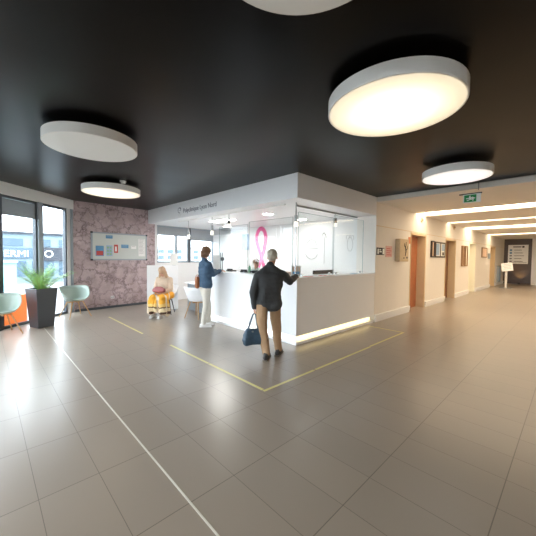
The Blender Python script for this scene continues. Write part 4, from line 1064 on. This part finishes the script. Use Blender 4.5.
obj('handle', MB().tube([bp + sr_ * (-.09 + .018 * i) + V((0, 0, .08 + .11 * math.sin(PI * i / 10))) for i in range(11)], .008), M['knit'], b3, smooth=True)

# --- receptionist behind the counter
hp_ = V((1.08, 2.36, 1.475)); fc2 = V((-.85, -.5, 0)).normalized(); sr2 = V((fc2.y, -fc2.x, 0))
hm = V((1.14, 2.42, .80))
J = dict(base=V((1.14, 2.42, 0)), head=hp_, hf=fc2 - UP * .25, hup=UP + fc2 * .15, neck=V((1.12, 2.40, 1.34)))
mid = V((1.13, 2.41, 1.25)); J['sl'] = mid - sr2 * .17; J['sr'] = mid + sr2 * .17; J['hl'] = hm - sr2 * .08; J['hr'] = hm + sr2 * .08
J['al'] = V((1.14, 2.42, .098)) - sr2 * .1; J['ar'] = V((1.14, 2.42, .098)) + sr2 * .1
for s_ in 'lr': J['k' + s_] = J['h' + s_].lerp(J['a' + s_], .5) + fc2 * .03
J['fl'] = fc2; J['fr'] = fc2
J['el'] = J['sl'] + V((0, 0, -.26)) - sr2 * .06; J['er'] = J['sr'] + V((0, 0, -.26)) + sr2 * .06
J['wl'] = J['el'] + fc2 * .22 + V((0, 0, .03)); J['wr'] = J['er'] + fc2 * .22 + V((0, 0, .03))
J['handl'] = (fc2, V((0, 0, -1)), 1, .4); J['handr'] = (fc2, V((0, 0, -1)), -1, .4)
k = .92
t, L, fr = figure('receptionist', 'receptionist with short brown hair, only the head showing above the counter', J, k, vox=.009)
face_parts(L, t, k)
mb = MB(); torso(mb, J, k, .014)
for s_ in 'lr': limb(mb, J['s' + s_], J['e' + s_], J['e' + s_].lerp(J['w' + s_], .85), .06, .05, .04)
remesh('blouse', mb, M['greenshirt'], t, .011, 3, .008)
mb = MB(); mb.capsule(J['hl'], .095, J['hr'], .095)
for s_ in 'lr': limb(mb, J['h' + s_], J['k' + s_], J['a' + s_] + V((0, 0, .02)), .09, .068, .054)
remesh('trousers', mb, M['jacket'], t, .012, 3, .006)
shoes(t, J, M['shoe'], k)
mb = MB(); mb.ell(L(0, -.022, .045), (.082, .098, .084), fr); mb.ell(L(0, -.06, -.03), (.074, .05, .08), fr)
remesh('hair', mb, M['brownhair'], t, .010, 2, .010, nscale=25)

# ------------------------------------------------------------------ outside
solo('outdoor_panel', MB().obox(WO, WD, WN, -.25, 1.0, .3, .36, -.13, .66), M['orange'], 'low orange panel standing outside the leftmost window', 'panel', W(.4, .3, -.13))
t = thing('shop_building', 'low pale blue building across the street with white lettering', 'building', (-3, 20, -.13))
obj('wall', MB().box(-12, 20, -.13, 2.2, 27, 2.95), M['facade'], t)
for i in range(10):
    x = -11.6 + i * 1.38; o = obj('window', MB().box(x, 19.95, 2.15, x + .95, 20, 2.6), M['darkglass'], t)
for i in range(10):
    x = -11.6 + i * 1.38; o = obj('window', MB().box(x, 19.95, .3, x + 1.1, 20, 1.25), M['darkglass'], t)
obj('roof_edge', MB().box(-12.1, 19.8, 2.9, 2.3, 27.1, 3.02), M['signdark'], t)
obj('fascia', MB().box(-12, 19.9, 1.4, -1.45, 20, 2.05), M['darkglass'], t)
obj('dark_sign', MB().box(-1.42, 19.85, 1.25, .0, 20, 2.1), M['signdark'], t)
text('lettering', 'TERMI', .56, face_mtx((-3.62, 19.88, 1.5), (1, 0, 0), (0, 0, 1)), M['paper'], t, ext=.01)
text('lettering', 'O', .62, face_mtx((-1.36, 19.83, 1.48), (1, 0, 0), (0, 0, 1)), M['paper'], t, ext=.01)
t = thing('kiosk', 'small teal box standing outside in front of the pale blue building', 'kiosk', (-3.4, 15, -.13))
obj('body', MB().box(-3.75, 15, -.13, -3.0, 16, 1.25), M['teal'], t); obj('roof', MB().box(-3.8, 14.9, 1.25, -2.95, 16.1, 1.32), M['alu'], t)
t = thing('office_building', 'white low building with a grid of windows, seen through the reception windows', 'building', (28, 44, -.13))
obj('wall', MB().box(8, 44, -.13, 50, 50, 3.2), M['white'], t)
for r_ in range(2):
    for i in range(22):
        x = 8.6 + i * 1.6; obj('window', MB().box(x, 43.95, 1.1 + r_ * 1.0, x + 1.0, 44, 1.75 + r_ * 1.0), M['darkglass'], t)
# car outside, side-on
t = thing('car', 'silver car parked outside the reception windows', 'car', (5.2, 15.0, -.13), math.radians(-8))
prof = [(-2.1, .35), (-2.1, .75), (-1.95, .95), (-1.2, 1.05), (-.6, 1.48), (.75, 1.52), (1.5, 1.08), (2.0, .98), (2.12, .7), (2.1, .35)]
mb = MB(); vs = [V((x, -.85, z)) for x, z in prof] + [V((x, .85, z)) for x, z in prof]; n = len(prof)
mb.quad(vs, [tuple(range(n)), tuple(reversed(range(n, 2 * n)))] + [(i, (i + 1) % n, n + (i + 1) % n, n + i) for i in range(n)])
obj('car_body', mb, M['carpaint'], t, world=False, bevel=.07)
wg = [(-1.08, 1.06), (-.55, 1.42), (.7, 1.45), (1.3, 1.08)]
mb = MB(); vs = [V((x, -.86, z)) for x, z in wg] + [V((x, -.84, z)) for x, z in wg]
mb.quad(vs, [(0, 1, 2, 3), (7, 6, 5, 4), (0, 4, 5, 1), (1, 5, 6, 2), (2, 6, 7, 3), (3, 7, 4, 0)]); obj('side_window', mb, M['darkglass'], t, world=False)
for x in (-1.35, 1.35):
    for y in (-.8, .8): obj('wheel', MB().cone((x, y - .1, .33), .33, (x, y + .1, .33), .33, 24), M['tyre'], t, world=False)

# ------------------------------------------------------------------ light
w = bpy.data.worlds.new('world'); S.world = w; w.use_nodes = True
bgn = w.node_tree.nodes['Background']; bgn.inputs['Color'].default_value = (.90, .95, 1, 1); bgn.inputs['Strength'].default_value = 4.6
vs_ = S.view_settings; vs_.view_transform = 'Standard'; vs_.look = 'None'; vs_.gamma = 1; vs_.use_curve_mapping = False; vs_.exposure = 1.32
S.cycles.max_bounces = 8; S.cycles.diffuse_bounces = 5; S.cycles.glossy_bounces = 4; S.cycles.transparent_max_bounces = 12
S.cycles.caustics_reflective = False; S.cycles.caustics_refractive = False
try: S.cycles.use_denoising = True
except Exception: pass
